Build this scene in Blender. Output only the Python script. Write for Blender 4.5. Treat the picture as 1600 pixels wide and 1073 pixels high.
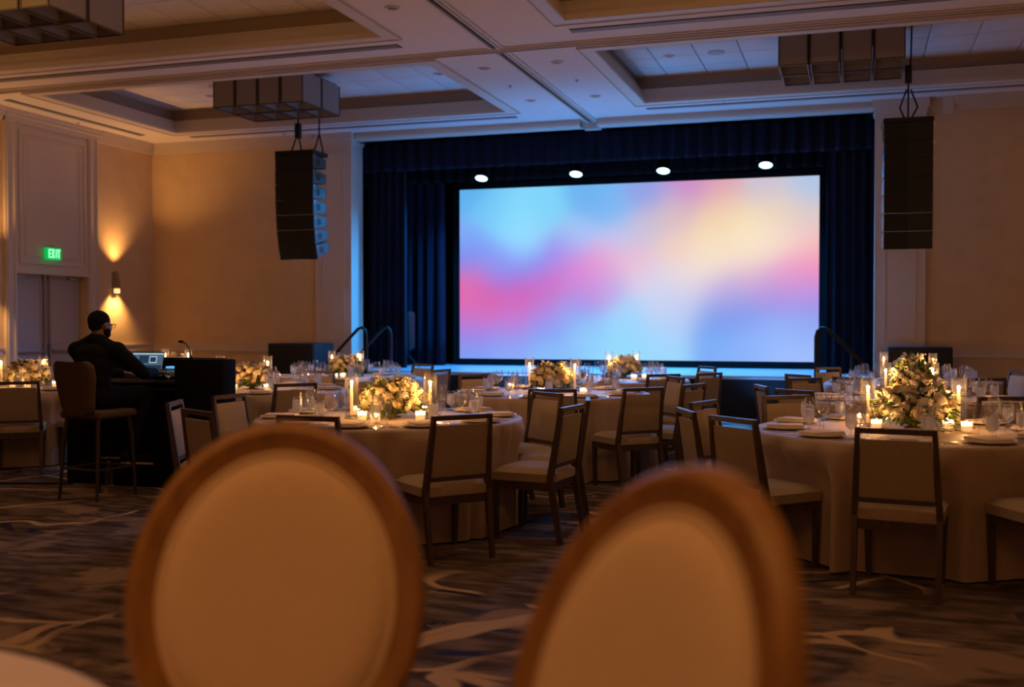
import bpy, bmesh, math, random
from mathutils import Vector, Matrix
random.seed(7)
PI = math.pi
SC = bpy.context.scene
COL = SC.collection
for o in list(bpy.data.objects): bpy.data.objects.remove(o)

# ------------------------------------------------------------------ camera
cd = bpy.data.cameras.new('camera'); cam = bpy.data.objects.new('camera', cd); COL.objects.link(cam)
cam.location = (0, 0, 1.45)
cam.rotation_euler = (math.radians(90-1.08), 0, math.radians(17.87))
cd.sensor_width = 36; cd.lens = 1666/1600*36
cd.clip_start = .05; cd.clip_end = 100
cd.dof.use_dof = True; cd.dof.focus_distance = 8.4; cd.dof.aperture_fstop = 1.5
SC.camera = cam

# ------------------------------------------------------------------ world, exposure
w = bpy.data.worlds.new('world'); SC.world = w; w.use_nodes = True
w.node_tree.nodes['Background'].inputs[0].default_value = (.25, .14, .07, 1)
w.node_tree.nodes['Background'].inputs[1].default_value = .01
vs = SC.view_settings
vs.view_transform = 'Standard'; vs.look = 'None'; vs.gamma = 1; vs.use_curve_mapping = False
vs.exposure = 0.0

# ------------------------------------------------------------------ lights of the room, with added fill
AMBER = (1, .47, .13); BLUE = (.03, .27, 1)
def light(kind, name, loc, power, col, parent=None, **kw):
    l = bpy.data.lights.new(name, kind); l.energy = power; l.color = col
    for k, v in kw.items(): setattr(l, k, v)
    o = bpy.data.objects.new(name, l); COL.objects.link(o); o.location = loc
    if parent: o.parent = parent
    return o
def aim(o, target):
    d = Vector(target)-o.location
    o.rotation_euler = d.to_track_quat('-Z', 'Y').to_euler()
# added warm fill for lamps assumed out of view over the near hall
a = light('AREA', 'house_fill_light', (-.7, .5, 4.7), 62, (1, .44, .11), shape='RECTANGLE', size=5, size_y=2.2)
a = light('AREA', 'house_fill_light', (-3.2, 7.2, 4.7), 52, (1, .57, .29), shape='RECTANGLE', size=9, size_y=.8)  # added ambience over mid-room, lifts the seats and cloths
a = light('AREA', 'ceiling_fill', (-4, 1.5, 3.6), 48, (1, .47, .22), shape='RECTANGLE', size=12, size_y=1.2); a.rotation_euler = (PI+.5, 0, 0)  # unseen up-facing panel added to brighten the ceiling
a = light('AREA', 'rear_fill', (-3, -5.2, 2.6), 14, (1, .55, .34), shape='RECTANGLE', size=9, size_y=2); aim(a, (-4, 10, 7.5))  # fill added behind the camera, aimed up into the hall
# cove strips hidden in the two near coffers (facing up on to the tiles and sides)
for x in (-8.2, -.1):
    a = light('AREA', 'cove_light', (x, 7.75, 4.95), 14, (1, .5, .12), shape='RECTANGLE', size=5.6, size_y=.08); aim(a, (x, 12, 5.15))
# ------------------------------------------------------------------ materials
MATS = {}
def nt(name):
    m = bpy.data.materials.new(name); m.use_nodes = True
    t = m.node_tree; b = t.nodes['Principled BSDF']; MATS[name] = m
    return m, t, b
def N(t, ty, **kw):
    n = t.nodes.new(ty)
    for k, v in kw.items():
        if k.startswith('i_'):
            n.inputs[int(k[2:])].default_value = v
        else: setattr(n, k, v)
    return n
def mat(name, col, rough=.6, metal=0, noise=0, nscale=20, bump=0, bscale=200, spec=.5, sheen=0, stretch=None):
    m, t, b = nt(name)
    b.inputs['Base Color'].default_value = (*col, 1); b.inputs['Roughness'].default_value = rough
    b.inputs['Metallic'].default_value = metal; b.inputs['Specular IOR Level'].default_value = spec
    if sheen: b.inputs['Sheen Weight'].default_value = sheen
    tc = N(t, 'ShaderNodeTexCoord')
    src = tc.outputs['Object']
    if stretch:
        mp = N(t, 'ShaderNodeMapping'); mp.inputs['Scale'].default_value = stretch
        t.links.new(src, mp.inputs[0]); src = mp.outputs[0]
    if noise:
        n = N(t, 'ShaderNodeTexNoise'); n.inputs['Scale'].default_value = nscale; n.inputs['Detail'].default_value = 4
        t.links.new(src, n.inputs['Vector'])
        r = N(t, 'ShaderNodeMapRange'); r.inputs['To Min'].default_value = 1-noise; r.inputs['To Max'].default_value = 1+noise
        r.inputs['From Min'].default_value = .3; r.inputs['From Max'].default_value = .7
        t.links.new(n.outputs['Fac'], r.inputs['Value'])
        x = N(t, 'ShaderNodeVectorMath', operation='SCALE'); x.inputs[0].default_value = col
        t.links.new(r.outputs[0], x.inputs['Scale']); t.links.new(x.outputs[0], b.inputs['Base Color'])
    if bump:
        n2 = N(t, 'ShaderNodeTexNoise'); n2.inputs['Scale'].default_value = bscale; n2.inputs['Detail'].default_value = 2
        t.links.new(src, n2.inputs['Vector'])
        bp = N(t, 'ShaderNodeBump'); bp.inputs['Strength'].default_value = bump; bp.inputs['Distance'].default_value = .01
        t.links.new(n2.outputs['Fac'], bp.inputs['Height']); t.links.new(bp.outputs[0], b.inputs['Normal'])
    return m
def emit(name, col, s):
    m, t, b = nt(name)
    b.inputs['Base Color'].default_value = (0, 0, 0, 1)
    b.inputs['Emission Color'].default_value = (*col, 1); b.inputs['Emission Strength'].default_value = s
    return m
def glass(name, tint=(1, 1, 1), base=.03, edge=.75, rough=.03, haze=.02):
    m = bpy.data.materials.new(name); m.use_nodes = True; t = m.node_tree; t.nodes.clear()
    out = N(t, 'ShaderNodeOutputMaterial'); mx = N(t, 'ShaderNodeMixShader')
    tr = N(t, 'ShaderNodeBsdfTransparent'); tr.inputs[0].default_value = (*tint, 1)
    gl = N(t, 'ShaderNodeBsdfGlossy'); gl.inputs['Roughness'].default_value = rough
    lw = N(t, 'ShaderNodeLayerWeight'); lw.inputs['Blend'].default_value = .35
    r = N(t, 'ShaderNodeMapRange'); r.inputs['To Min'].default_value = base; r.inputs['To Max'].default_value = edge
    p = N(t, 'ShaderNodeMath', operation='POWER'); p.inputs[1].default_value = 1.6
    t.links.new(lw.outputs['Fresnel'], p.inputs[0]); t.links.new(p.outputs[0], r.inputs[0])
    t.links.new(r.outputs[0], mx.inputs[0]); t.links.new(tr.outputs[0], mx.inputs[1]); t.links.new(gl.outputs[0], mx.inputs[2])
    hz = N(t, 'ShaderNodeMixShader', i_0=haze); df = N(t, 'ShaderNodeBsdfTranslucent'); df.inputs[0].default_value = (.9, .9, .9, 1)
    t.links.new(mx.outputs[0], hz.inputs[1]); t.links.new(df.outputs[0], hz.inputs[2]); t.links.new(hz.outputs[0], out.inputs[0])
    return m
M_wall = mat('wall_fabric', (.66, .47, .28), .85, noise=.06, nscale=3, bump=.25, bscale=400)
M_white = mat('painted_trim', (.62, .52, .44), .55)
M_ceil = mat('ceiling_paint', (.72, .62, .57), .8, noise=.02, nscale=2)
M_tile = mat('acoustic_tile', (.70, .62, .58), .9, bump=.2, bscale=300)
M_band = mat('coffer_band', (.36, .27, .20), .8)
M_door = mat('door_paint', (.46, .38, .36), .5, noise=.05)
M_vent = mat('vent_metal', (.35, .32, .31), .5)
M_dark = mat('dark_slot', (.03, .03, .03), .8)
M_steel = mat('brushed_steel', (.45, .43, .40), .3, metal=1)
M_silver = mat('polished_silver', (.85, .82, .78), .12, metal=1)
M_velvet = mat('navy_velvet', (.0028, .0055, .018), .85, noise=.25, nscale=8, sheen=.03, spec=.2)
M_black = mat('black_drape', (.004, .004, .005), .9, bump=.2, bscale=300, spec=.15)
M_plastic = mat('black_plastic', (.008, .008, .009), .5, bump=.15, bscale=400, spec=.3)
M_speaker = mat('black_speaker_paint', (.006, .0065, .0075), .55, spec=.3)
M_speaker_side = mat('speaker_side_paint', (.05, .055, .06), .45)
M_stage = mat('stage_floor', (.30, .32, .34), .42, noise=.15, nscale=3)
M_stage_side = mat('stage_skirt', (.006, .006, .008), .9)
M_wood = mat('dark_walnut', (.062, .034, .020), .42, noise=.3, nscale=6, stretch=(8, 8, 1))
M_gold = mat('honey_wood', (.27, .125, .032), .42, noise=.2, nscale=6, stretch=(6, 6, 1))
M_fab = mat('taupe_upholstery', (.34, .25, .16), .9, noise=.06, nscale=60, bump=.3, bscale=500, sheen=.2)
M_fab2 = mat('cream_linen', (.66, .48, .32), .9, noise=.04, nscale=60, bump=.2, bscale=500, sheen=.2)
M_cloth = mat('champagne_tablecloth', (.42, .295, .205), .6, noise=.03, nscale=8, bump=.15, bscale=400, sheen=.3)
M_cloth2 = mat('ivory_tablecloth', (.80, .66, .54), .6, noise=.03, nscale=8, sheen=.3)
M_napkin = mat('ivory_napkin', (.66, .54, .42), .8)
M_plate = mat('white_china', (.74, .68, .62), .25)
M_glass = glass('clear_glass', base=.07, edge=.62, rough=.04, haze=.010)
M_glass2 = glass('cylinder_glass', base=.02, edge=.35, haze=0.004)
M_frost = glass('frosted_votive_glass', base=.05, edge=.4, haze=.26)
M_water = bpy.data.materials.new('iced_water'); M_water.use_nodes = True; t = M_water.node_tree; t.nodes.clear()
_o = N(t, 'ShaderNodeOutputMaterial'); _a = N(t, 'ShaderNodeMixShader', i_0=.42); _b = N(t, 'ShaderNodeMixShader', i_0=.5); _c = N(t, 'ShaderNodeMixShader', i_0=.2)
_t = N(t, 'ShaderNodeBsdfTransparent'); _d = N(t, 'ShaderNodeBsdfDiffuse'); _s = N(t, 'ShaderNodeBsdfTranslucent'); _g = N(t, 'ShaderNodeBsdfGlossy'); _g.inputs['Roughness'].default_value = .15
_d.inputs[0].default_value = (.8, .85, .9, 1); _s.inputs[0].default_value = (.85, .88, .95, 1)
t.links.new(_d.outputs[0], _b.inputs[1]); t.links.new(_s.outputs[0], _b.inputs[2]); t.links.new(_t.outputs[0], _a.inputs[1]); t.links.new(_b.outputs[0], _a.inputs[2])
t.links.new(_a.outputs[0], _c.inputs[1]); t.links.new(_g.outputs[0], _c.inputs[2]); t.links.new(_c.outputs[0], _o.inputs[0])
M_wax = mat('ivory_wax', (.85, .66, .42), .5)
M_wax.node_tree.nodes['Principled BSDF'].inputs['Emission Color'].default_value = (1, .45, .14, 1)
M_wax.node_tree.nodes['Principled BSDF'].inputs['Emission Strength'].default_value = .35
M_flame = emit('candle_flame', (1, .62, .26), 26)
M_vwax = mat('glowing_votive_wax', (.9, .7, .45), .6)
M_vwax.node_tree.nodes['Principled BSDF'].inputs['Emission Color'].default_value = (1, .47, .16, 1)
M_vwax.node_tree.nodes['Principled BSDF'].inputs['Emission Strength'].default_value = 1.1
M_rose = mat('cream_petals', (.85, .70, .44), .6, noise=.08, nscale=30)
M_rose2 = mat('white_petals', (.85, .78, .66), .6, noise=.06, nscale=30)
M_blush = mat('blush_petals', (.80, .52, .36), .6, noise=.08, nscale=30)
M_leaf = mat('green_leaf', (.10, .155, .035), .55, noise=.3, nscale=30)
M_bowl = mat('antique_gold', (.45, .28, .09), .4, metal=.6)
M_skin = mat('skin', (.20, .10, .06), .55)
M_shirt = mat('black_shirt', (.008, .008, .009), .9, spec=.15)
M_pants = mat('black_trousers', (.006, .006, .007), .9, spec=.15)
M_hair = mat('short_black_hair', (.006, .005, .004), .9, bump=.5, bscale=300, spec=.2)
M_sole = mat('pale_shoe_sole', (.38, .27, .18), .7)
M_stool = mat('brown_stool_fabric', (.10, .062, .040), .85, bump=.2, bscale=500)
M_stoolleg = mat('dark_bronze_metal', (.06, .04, .03), .4, metal=.3)
M_shade = mat('chandelier_fabric', (.30, .255, .24), .9, bump=.2, bscale=300)
M_frame = mat('chandelier_bronze', (.10, .075, .06), .5, metal=.3)
M_lens = mat('downlight_reflector', (.30, .26, .22), .35, metal=.6)
M_par = emit('blue_par_lens', (.35, .75, 1), 7)
M_exit = emit('exit_green', (.0, .45, .09), 1.0)
M_exitl = emit('exit_letter', (.25, 1, .4), 1.8)
M_lamp = emit('sconce_glass', (1, .55, .2), 1.6)
M_ui = emit('laptop_screen_base', (.10, .17, .24), .7)
M_ui2 = emit('laptop_screen_window', (.42, .60, .72), .8)
M_ui3 = emit('laptop_screen_dark', (.02, .05, .10), .7)
M_led = emit('console_led', (.35, .85, .25), .5)
M_ledb = emit('console_display', (.15, .5, 1), .9)

def carpet():
    m, t, b = nt('patterned_carpet')
    b.inputs['Roughness'].default_value = .95; b.inputs['Specular IOR Level'].default_value = .1
    tc = N(t, 'ShaderNodeTexCoord'); O = tc.outputs['Object']
    def noise(scale, stretch=(1, 1, 1), detail=3, src=O, dist=0):
        mp = N(t, 'ShaderNodeMapping'); mp.inputs['Scale'].default_value = stretch; t.links.new(src, mp.inputs[0])
        n = N(t, 'ShaderNodeTexNoise'); n.inputs['Scale'].default_value = scale; n.inputs['Detail'].default_value = detail
        n.inputs['Distortion'].default_value = dist
        t.links.new(mp.outputs[0], n.inputs['Vector']); return n
    def ramp(src, a, c, lo=0, hi=1):
        r = N(t, 'ShaderNodeMapRange'); r.interpolation_type = 'SMOOTHSTEP'
        for k, v in zip(('From Min', 'From Max', 'To Min', 'To Max'), (a, c, lo, hi)): r.inputs[k].default_value = v
        t.links.new(src, r.inputs['Value']); return r.outputs[0]
    def mix(f, A, B):
        x = N(t, 'ShaderNodeMix', data_type='RGBA')
        for i, v in ((6, A), (7, B)):
            if isinstance(v, tuple): x.inputs[i].default_value = (*v, 1)
            else: t.links.new(v, x.inputs[i])
        t.links.new(f, x.inputs[0]); return x.outputs[2]
    def mul(a, c):
        x = N(t, 'ShaderNodeMath', operation='MULTIPLY'); t.links.new(a, x.inputs[0]); t.links.new(c, x.inputs[1]); return x.outputs[0]
    streak = ramp(noise(3.2, (1, 3.2, 1), 5).outputs['Fac'], .35, .68)
    base = mix(streak, (.060, .042, .036), (.19, .135, .112))
    blotch = ramp(noise(1.1, (1, 1.5, 1), 4, dist=.6).outputs['Fac'], .56, .62)
    base = mix(blotch, base, (.26, .185, .14))
    # warped coordinates for the branching scroll lines
    wn = noise(.9, (1, 1, 1), 2)
    sub = N(t, 'ShaderNodeVectorMath', operation='MULTIPLY_ADD'); sub.inputs[1].default_value = (1.1, 1.1, 0)
    t.links.new(wn.outputs['Color'], sub.inputs[0]); t.links.new(O, sub.inputs[2])
    v = N(t, 'ShaderNodeTexVoronoi', feature='DISTANCE_TO_EDGE'); v.inputs['Scale'].default_value = 1.2
    t.links.new(sub.outputs[0], v.inputs['Vector'])
    line = ramp(v.outputs['Distance'], .022, .036, 1, 0)
    lm = ramp(noise(.75, (1, 1, 1), 2).outputs['Fac'], .48, .53)
    nav = ramp(noise(2.6, (1, 2.2, 1), 3, src=sub.outputs[0], dist=.8).outputs['Fac'], .60, .63)
    base = mix(mul(nav, lm), base, (.022, .028, .085))
    base = mix(mul(line, lm), base, (.47, .33, .22))
    fine = N(t, 'ShaderNodeTexNoise'); fine.inputs['Scale'].default_value = 160
    t.links.new(O, fine.inputs['Vector'])
    f2 = ramp(fine.outputs['Fac'], .3, .7, .75, 1.2)
    sc = N(t, 'ShaderNodeVectorMath', operation='SCALE'); t.links.new(base, sc.inputs[0]); t.links.new(f2, sc.inputs['Scale'])
    t.links.new(sc.outputs[0], b.inputs['Base Color'])
    return m
M_carpet = carpet()

# ------------------------------------------------------------------ mesh helpers
class MB:
    def __init__(s): s.v = []; s.f = []; s.uv = None
    def add(s, vs, fs, mtx=None):
        o = len(s.v)
        s.v += [tuple(mtx @ Vector(p)) if mtx else tuple(p) for p in vs]
        s.f += [tuple(i+o for i in f) for f in fs]; return s
    def box(s, x0, y0, z0, x1, y1, z1, c=0, mtx=None):
        if x0 > x1: x0, x1 = x1, x0
        if y0 > y1: y0, y1 = y1, y0
        if z0 > z1: z0, z1 = z1, z0
        if c <= 0:
            vs = [(x, y, z) for z in (z0, z1) for y in (y0, y1) for x in (x0, x1)]
            return s.add(vs, [(0, 2, 3, 1), (4, 5, 7, 6), (0, 1, 5, 4), (2, 6, 7, 3), (0, 4, 6, 2), (1, 3, 7, 5)], mtx)
        bm = bmesh.new(); bmesh.ops.create_cube(bm, size=1)
        for v in bm.verts: v.co = Vector(((x0+x1)/2+v.co.x*(x1-x0), (y0+y1)/2+v.co.y*(y1-y0), (z0+z1)/2+v.co.z*(z1-z0)))
        bmesh.ops.bevel(bm, geom=bm.edges[:], offset=c, segments=2, affect='EDGES', profile=.6)
        vs = [v.co.copy() for v in bm.verts]; fs = [tuple(v.index for v in f.verts) for f in bm.faces]; bm.free()
        return s.add(vs, fs, mtx)
    def lathe(s, prof, n=20, cx=0, cy=0, mtx=None, cap=True):
        vs = []; fs = []
        for r, z in prof:
            for i in range(n):
                a = 2*PI*i/n; vs.append((cx+r*math.cos(a), cy+r*math.sin(a), z))
        for j in range(len(prof)-1):
            for i in range(n):
                k = (i+1) % n; fs.append((j*n+i, j*n+k, (j+1)*n+k, (j+1)*n+i))
        if cap:
            if prof[0][0] > 1e-4: fs.append(tuple(reversed(range(n))))
            if prof[-1][0] > 1e-4: fs.append(tuple((len(prof)-1)*n+i for i in range(n)))
        return s.add(vs, fs, mtx)
    def tube(s, pts, r, n=8, cap=True):
        pts = [Vector(p) for p in pts]; vs = []; fs = []
        rs = r if isinstance(r, (list, tuple)) else [r]*len(pts)
        up = None
        for i, p in enumerate(pts):
            d = (pts[min(i+1, len(pts)-1)]-pts[max(i-1, 0)]).normalized()
            if up is None: up = Vector((0, 0, 1)) if abs(d.z) < .9 else Vector((1, 0, 0))
            sd = d.cross(up).normalized(); up = sd.cross(d).normalized()
            for k in range(n):
                a = 2*PI*k/n; vs.append(p+(sd*math.cos(a)+up*math.sin(a))*rs[i])
        for j in range(len(pts)-1):
            for k in range(n):
                q = (k+1) % n; fs.append((j*n+k, j*n+q, (j+1)*n+q, (j+1)*n+k))
        if cap: fs += [tuple(reversed(range(n))), tuple((len(pts)-1)*n+k for k in range(n))]
        return s.add(vs, fs)
    def bar(s, p0, p1, w, d, c=0, w1=None, d1=None, x=None):
        """rectangular bar between two points; w along x axis, d along the other"""
        p0 = Vector(p0); p1 = Vector(p1); ax = (p1-p0).normalized()
        xx = Vector(x) if x else Vector((1, 0, 0)); xx = (xx-ax*xx.dot(ax)).normalized(); yy = ax.cross(xx)
        w1 = w1 or w; d1 = d1 or d; vs = []
        for p, a, b in ((p0, w, d), (p1, w1, d1)):
            for sx, sy in ((-1, -1), (1, -1), (1, 1), (-1, 1)): vs.append(p+xx*sx*a/2+yy*sy*b/2)
        return s.add(vs, [(3, 2, 1, 0), (4, 5, 6, 7), (0, 1, 5, 4), (1, 2, 6, 5), (2, 3, 7, 6), (3, 0, 4, 7)])
    def capsule(s, p0, p1, r0, r1, n=14):
        p0 = Vector(p0); p1 = Vector(p1); d = p1-p0; L = d.length; m = d.to_track_quat('Z', 'Y').to_matrix().to_4x4(); m.translation = p0
        pr = [(r0*math.cos(a), r0*math.sin(a)) for a in [-PI/2+.01+i*(PI/2)/4 for i in range(5)]]
        pr += [(r1*math.cos(a), L+r1*math.sin(a)) for a in [i*(PI/2-.01)/4 for i in range(5)]]
        return s.lathe(pr, n, mtx=m)
    def ball(s, c, r, n=16, m=10, rot=None):
        r = r if isinstance(r, (tuple, list)) else (r, r, r)
        pr = [(math.cos(a), math.sin(a)) for a in [-PI/2+.001+i*(PI-.002)/m for i in range(m+1)]]
        mt = Matrix.Translation(c) @ (rot or Matrix()) @ Matrix.Diagonal((*r, 1))
        return s.lathe(pr, n, mtx=mt)
    def mesh(s, name, m, smooth=None):
        me = bpy.data.meshes.new(name); me.from_pydata([tuple(v) for v in s.v], [], s.f); me.update()
        me.materials.append(m)
        if smooth is not None:
            me.polygons.foreach_set('use_smooth', [True]*len(me.polygons))
            me.set_sharp_from_angle(angle=math.radians(smooth))
        return me
    def build(s, name, m, parent=None, label=None, smooth=None):
        o = bpy.data.objects.new(name, s.mesh(name, m, smooth)); COL.objects.link(o)
        if parent: o.parent = parent
        if label: o['label'] = label
        return o
def tag(o, label=None, cat=None, group=None, kind=None):
    if label: o['label'] = label
    if cat: o['category'] = cat
    if group: o['group'] = group
    if kind: o['kind'] = kind
    return o
def struct(o): o['kind'] = 'structure'; return o
def thing(name, label=None, cat=None, loc=(0, 0, 0), rz=0, group=None):
    o = bpy.data.objects.new(name, None); COL.objects.link(o); o.location = loc; o.rotation_euler = (0, 0, rz)
    o.empty_display_size = .1
    return tag(o, label, cat, group)
def inst(name, me, parent, loc=(0, 0, 0), rot=(0, 0, 0), sc=(1, 1, 1)):
    o = bpy.data.objects.new(name, me); COL.objects.link(o); o.parent = parent
    o.location = loc; o.rotation_euler = rot; o.scale = sc; return o
KIDS = {}
def copy_tree(o, parent=None):
    c = o.copy(); COL.objects.link(c); c.parent = parent
    for ch in list(o.children): copy_tree(ch, c)
    return c
def first_or_copy(proto, used):
    if proto.name in used: return copy_tree(proto)
    used.add(proto.name); return proto
USED = set()
def B(x0, y0, z0, x1, y1, z1, name, m, parent=None, c=0, label=None):
    return MB().box(x0, y0, z0, x1, y1, z1, c).build(name, m, parent, label, 40 if c else None)

# ------------------------------------------------------------------ room dimensions
CZ = 4.785; YW = 17.01; XL = -12.57; XR = 4.26; TX = -4.16; YB = -6
TZ = 5.18
# ------------------------------------------------------------------ floor
fl = struct(B(XL-.5, YB-.2, -.2, XR+.2, 21.5, 0, 'floor', M_carpet))

# ------------------------------------------------------------------ ceiling: slabs around the coffers
COF = []          # x0,x1,y0,y1 openings
for (y0, y1) in ((12.58+.16, 15.98-.0), (7.4, 11.36), (2.6, 6.6)):
    COF.append((-11.33, -5.25, y0, y1)); COF.append((-3.06, 3.02, y0, y1))
cm = MB()
ys = sorted(set([YB, 21.5]+[c[2] for c in COF]+[c[3] for c in COF])); 
rows = sorted(set((c[2], c[3]) for c in COF))
prev = YB
for (a0, a1) in [(p-.13, q+.13) for p, q in rows]+[(17.4, 17.4)]:
    cm.box(XL-.5, prev, CZ, XR+.2, a0, CZ+.18)
    if a1 > a0:
        for (xa, xb) in ((XL-.5, -11.46), (-5.12, -3.19), (3.15, XR+.2)): cm.box(xa, a0, CZ, xb, a1, CZ+.18)
    prev = a1
ceil = struct(cm.build('ceiling', M_ceil))
tile_me = MB().box(-.3+.006, -.3+.006, 0, .3-.006, .3-.006, .02, .005).mesh('ceiling_tile', M_tile, 40)
def coffer(x0, x1, y0, y1, tiles=True):
    fr = MB(); W = .16
    # flat surround on the ceiling, slightly proud, with a fine outer bead
    for (a, b, c, d) in ((x0-W, y0-W, x1+W, y0), (x0-W, y1, x1+W, y1+W), (x0-W, y0, x0, y1), (x1, y0, x1+W, y1)):
        fr.box(a, b, CZ-.018, c, d, CZ+.03)
    for (a, b, c, d) in ((x0-W-.02, y0-W-.02, x1+W+.02, y0-W), (x0-W-.02, y1+W, x1+W+.02, y1+W+.02), (x0-W-.02, y0-W, x0-W, y1+W), (x1+W, y0-W, x1+W+.02, y1+W)):
        fr.box(a, b, CZ-.03, c, d, CZ+.02)
    fr.build('coffer_frame', M_white, ceil)
    cr = MB()   # stepped crown on the four sides of the recess
    steps = [(-.012, CZ-.012, CZ+.05), (.02, CZ+.05, CZ+.09), (.035, CZ+.09, CZ+.15), (.055, CZ+.15, CZ+.19), (.045, CZ+.19, CZ+.205)]
    for (o, za, zb) in steps:
        e = .15
        for (a, b, c, d) in ((x0-e, y0-e, x1+e, y0-o), (x0-e, y1+o, x1+e, y1+e), (x0-e, y0-e, x0-o, y1+e), (x1+o, y0-e, x1+e, y1+e)):
            cr.box(a, b, za, c, d, zb)
    cr.build('coffer_crown', M_white, ceil)
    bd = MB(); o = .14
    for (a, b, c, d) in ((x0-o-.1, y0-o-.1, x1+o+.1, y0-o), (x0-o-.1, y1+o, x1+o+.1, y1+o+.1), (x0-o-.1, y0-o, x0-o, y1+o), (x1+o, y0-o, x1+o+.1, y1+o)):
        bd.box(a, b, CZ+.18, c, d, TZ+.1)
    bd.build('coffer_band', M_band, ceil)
    B(x0-.2, y0-.2, TZ+.03, x1+.2, y1+.2, TZ+.06, 'tile_backing', M_vent, ceil)
    if tiles:
        nx = int((x1-x0+.28)/.6)+1; ny = int((y1-y0+.28)/.6)+1
        xs = (x0+x1)/2-(nx-1)*.3; yy = (y0+y1)/2-(ny-1)*.3
        for i in range(nx):
            for j in range(ny):
                cx = xs+i*.6; cy = yy+j*.6
                # clip outer tiles to the recess
                ax = max(cx-.3, x0-.14); bx = min(cx+.3, x1+.14); ay = max(cy-.3, y0-.14); by = min(cy+.3, y1+.14)
                if bx-ax < .05 or by-ay < .05: continue
                inst('ceiling_tile', tile_me, ceil, ((ax+bx)/2, (ay+by)/2, TZ), (0, 0, 0), ((bx-ax)/.6, (by-ay)/.6, 1))
for i, c in enumerate(COF): coffer(*c, tiles=i < 4)
# tracks of the folding partitions: along Y at TX, along X at 12.37
def track(x0, y0, x1, y1, alongx):
    m = MB()
    if alongx:
        for (a, b, z) in ((-.055, -.035, -.035), (.035, .055, -.035), (-.10, -.055, -.015), (.055, .10, -.015)): m.box(x0, y0+a, CZ+z, x1, y0+b, CZ+.01)
        m.build('partition_track', M_white, ceil); B(x0, y0-.035, CZ-.006, x1, y0+.035, CZ+.002, 'track_slot', M_dark, ceil)
    else:
        for (a, b, z) in ((-.055, -.035, -.035), (.035, .055, -.035), (-.10, -.055, -.015), (.055, .10, -.015)): m.box(x0+a, y0, CZ+z, x0+b, y1, CZ+.01)
        m.build('partition_track', M_white, ceil); B(x0-.035, y0, CZ-.006, x0+.035, y1, CZ+.002, 'track_slot', M_dark, ceil)
track(TX, -2, TX, 12.27, False); track(TX, 12.47, TX, 17.2, False); track(XL, 12.37, XR, 12.37, True)
# linear slot diffusers
def slot(x0, y0, x1, y1, name='linear_air_diffuser'):
    m = MB(); alongx = (x1-x0) > (y1-y0)
    W = (y1-y0) if alongx else (x1-x0)
    n = 4
    for k in range(n):
        t0 = W*(k+.15)/n; t1 = W*(k+.62)/n
        if alongx: m.box(x0, y0+t0, CZ-.012, x1, y0+t1, CZ+.004)
        else: m.box(x0+t0, y0, CZ-.012, x0+t1, y1, CZ+.004)
    g = m.build('vent_slats', M_vent, ceil)
    d = MB().box(x0-.015, y0-.015, CZ-.004, x1+.015, y1+.015, CZ+.002).build('vent_backing', M_dark, ceil)
for x0, x1 in ((-11.34, -5.25), (-3.10, 3.0)):
    slot(x0, 16.43, x1, 16.53); slot(x0, 11.78, x1, 11.92); slot(x0, 6.9, x1, 7.0)
slot(-12.12, 12.9, -12.02, 16.05); slot(-12.12, 7.9, -12.02, 11.6)

# downlights, ceiling speakers, sprinklers
dl_me = MB().lathe([(.052, .0), (.085, .0), (.085, -.012), (.07, -.014), (.052, -.008), (.045, .03), (.02, .05), (0.001, .05)], 20).mesh('ring', M_white, 50)
dl_in = MB().lathe([(.048, .02), (.03, -.004), (.001, -.006)], 16).mesh('lamp', M_lens, 50)
sp_me = MB().lathe([(.12, .0), (.12, -.008), (.105, -.012), (.001, -.010)], 24).mesh('ceiling_speaker', M_vent, 50)
sk_me = MB().lathe([(.032, .0), (.032, -.006), (.01, -.008), (.008, -.03), (.018, -.032), (.001, -.034)], 12).mesh('sprinkler', M_vent, 50)
DL = [(-4.65, 13.23, CZ, 'on the beam left of the ceiling track, nearest the cross'), (-3.65, 13.2, CZ, 'on the beam right of the ceiling track, nearest the cross'),
      (-4.65, 15.34, CZ, 'on the beam left of the ceiling track, near the stage'), (-3.66, 15.33, CZ, 'on the beam right of the ceiling track, near the stage'),
      (-4.68, 10.4, CZ, 'near the top edge of the picture, left of the track'), (-4.05-.35, 9.6, CZ, 'cut by the top edge between the two coffers'),
      (-5.95, 14.9, TZ, 'in the left far coffer, beside its right end'), (-2.5, 14.9, TZ, 'in the right far coffer, beside its left end'),
      (-10.1, 15.2, TZ, 'in the left far coffer, left of the box chandelier'), (1.6, 13.9, TZ, 'in the right far coffer, right of the box chandelier'),
      (-6.3, 9.9, TZ, 'in the upper left coffer beside the cut-off chandelier')]
for (x, y, z, s) in DL:
    t = thing('recessed_downlight', 'small round unlit downlight %s' % s, 'downlight', (x, y, z))
    inst('trim_ring', dl_me, t); inst('lamp', dl_in, t)
for (x, y, z, s) in [(-5.95, 13.9, TZ, 'in the left far coffer'), (-2.55, 13.6, TZ, 'in the right far coffer'), (-9.6, 14.6, TZ, 'left of the left box chandelier'),
                     (-9.7, 13.6, TZ, 'above the left box chandelier'), (-1.85, 14.9, TZ, 'beside the left side of right box chandelier'), (2.0, 13.2, TZ, 'at the right edge of the picture')]:
    o = inst('ceiling_speaker', sp_me, None, (x, y, z)); tag(o, 'flat round ceiling speaker grille %s' % s, 'ceiling speaker')
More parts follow.
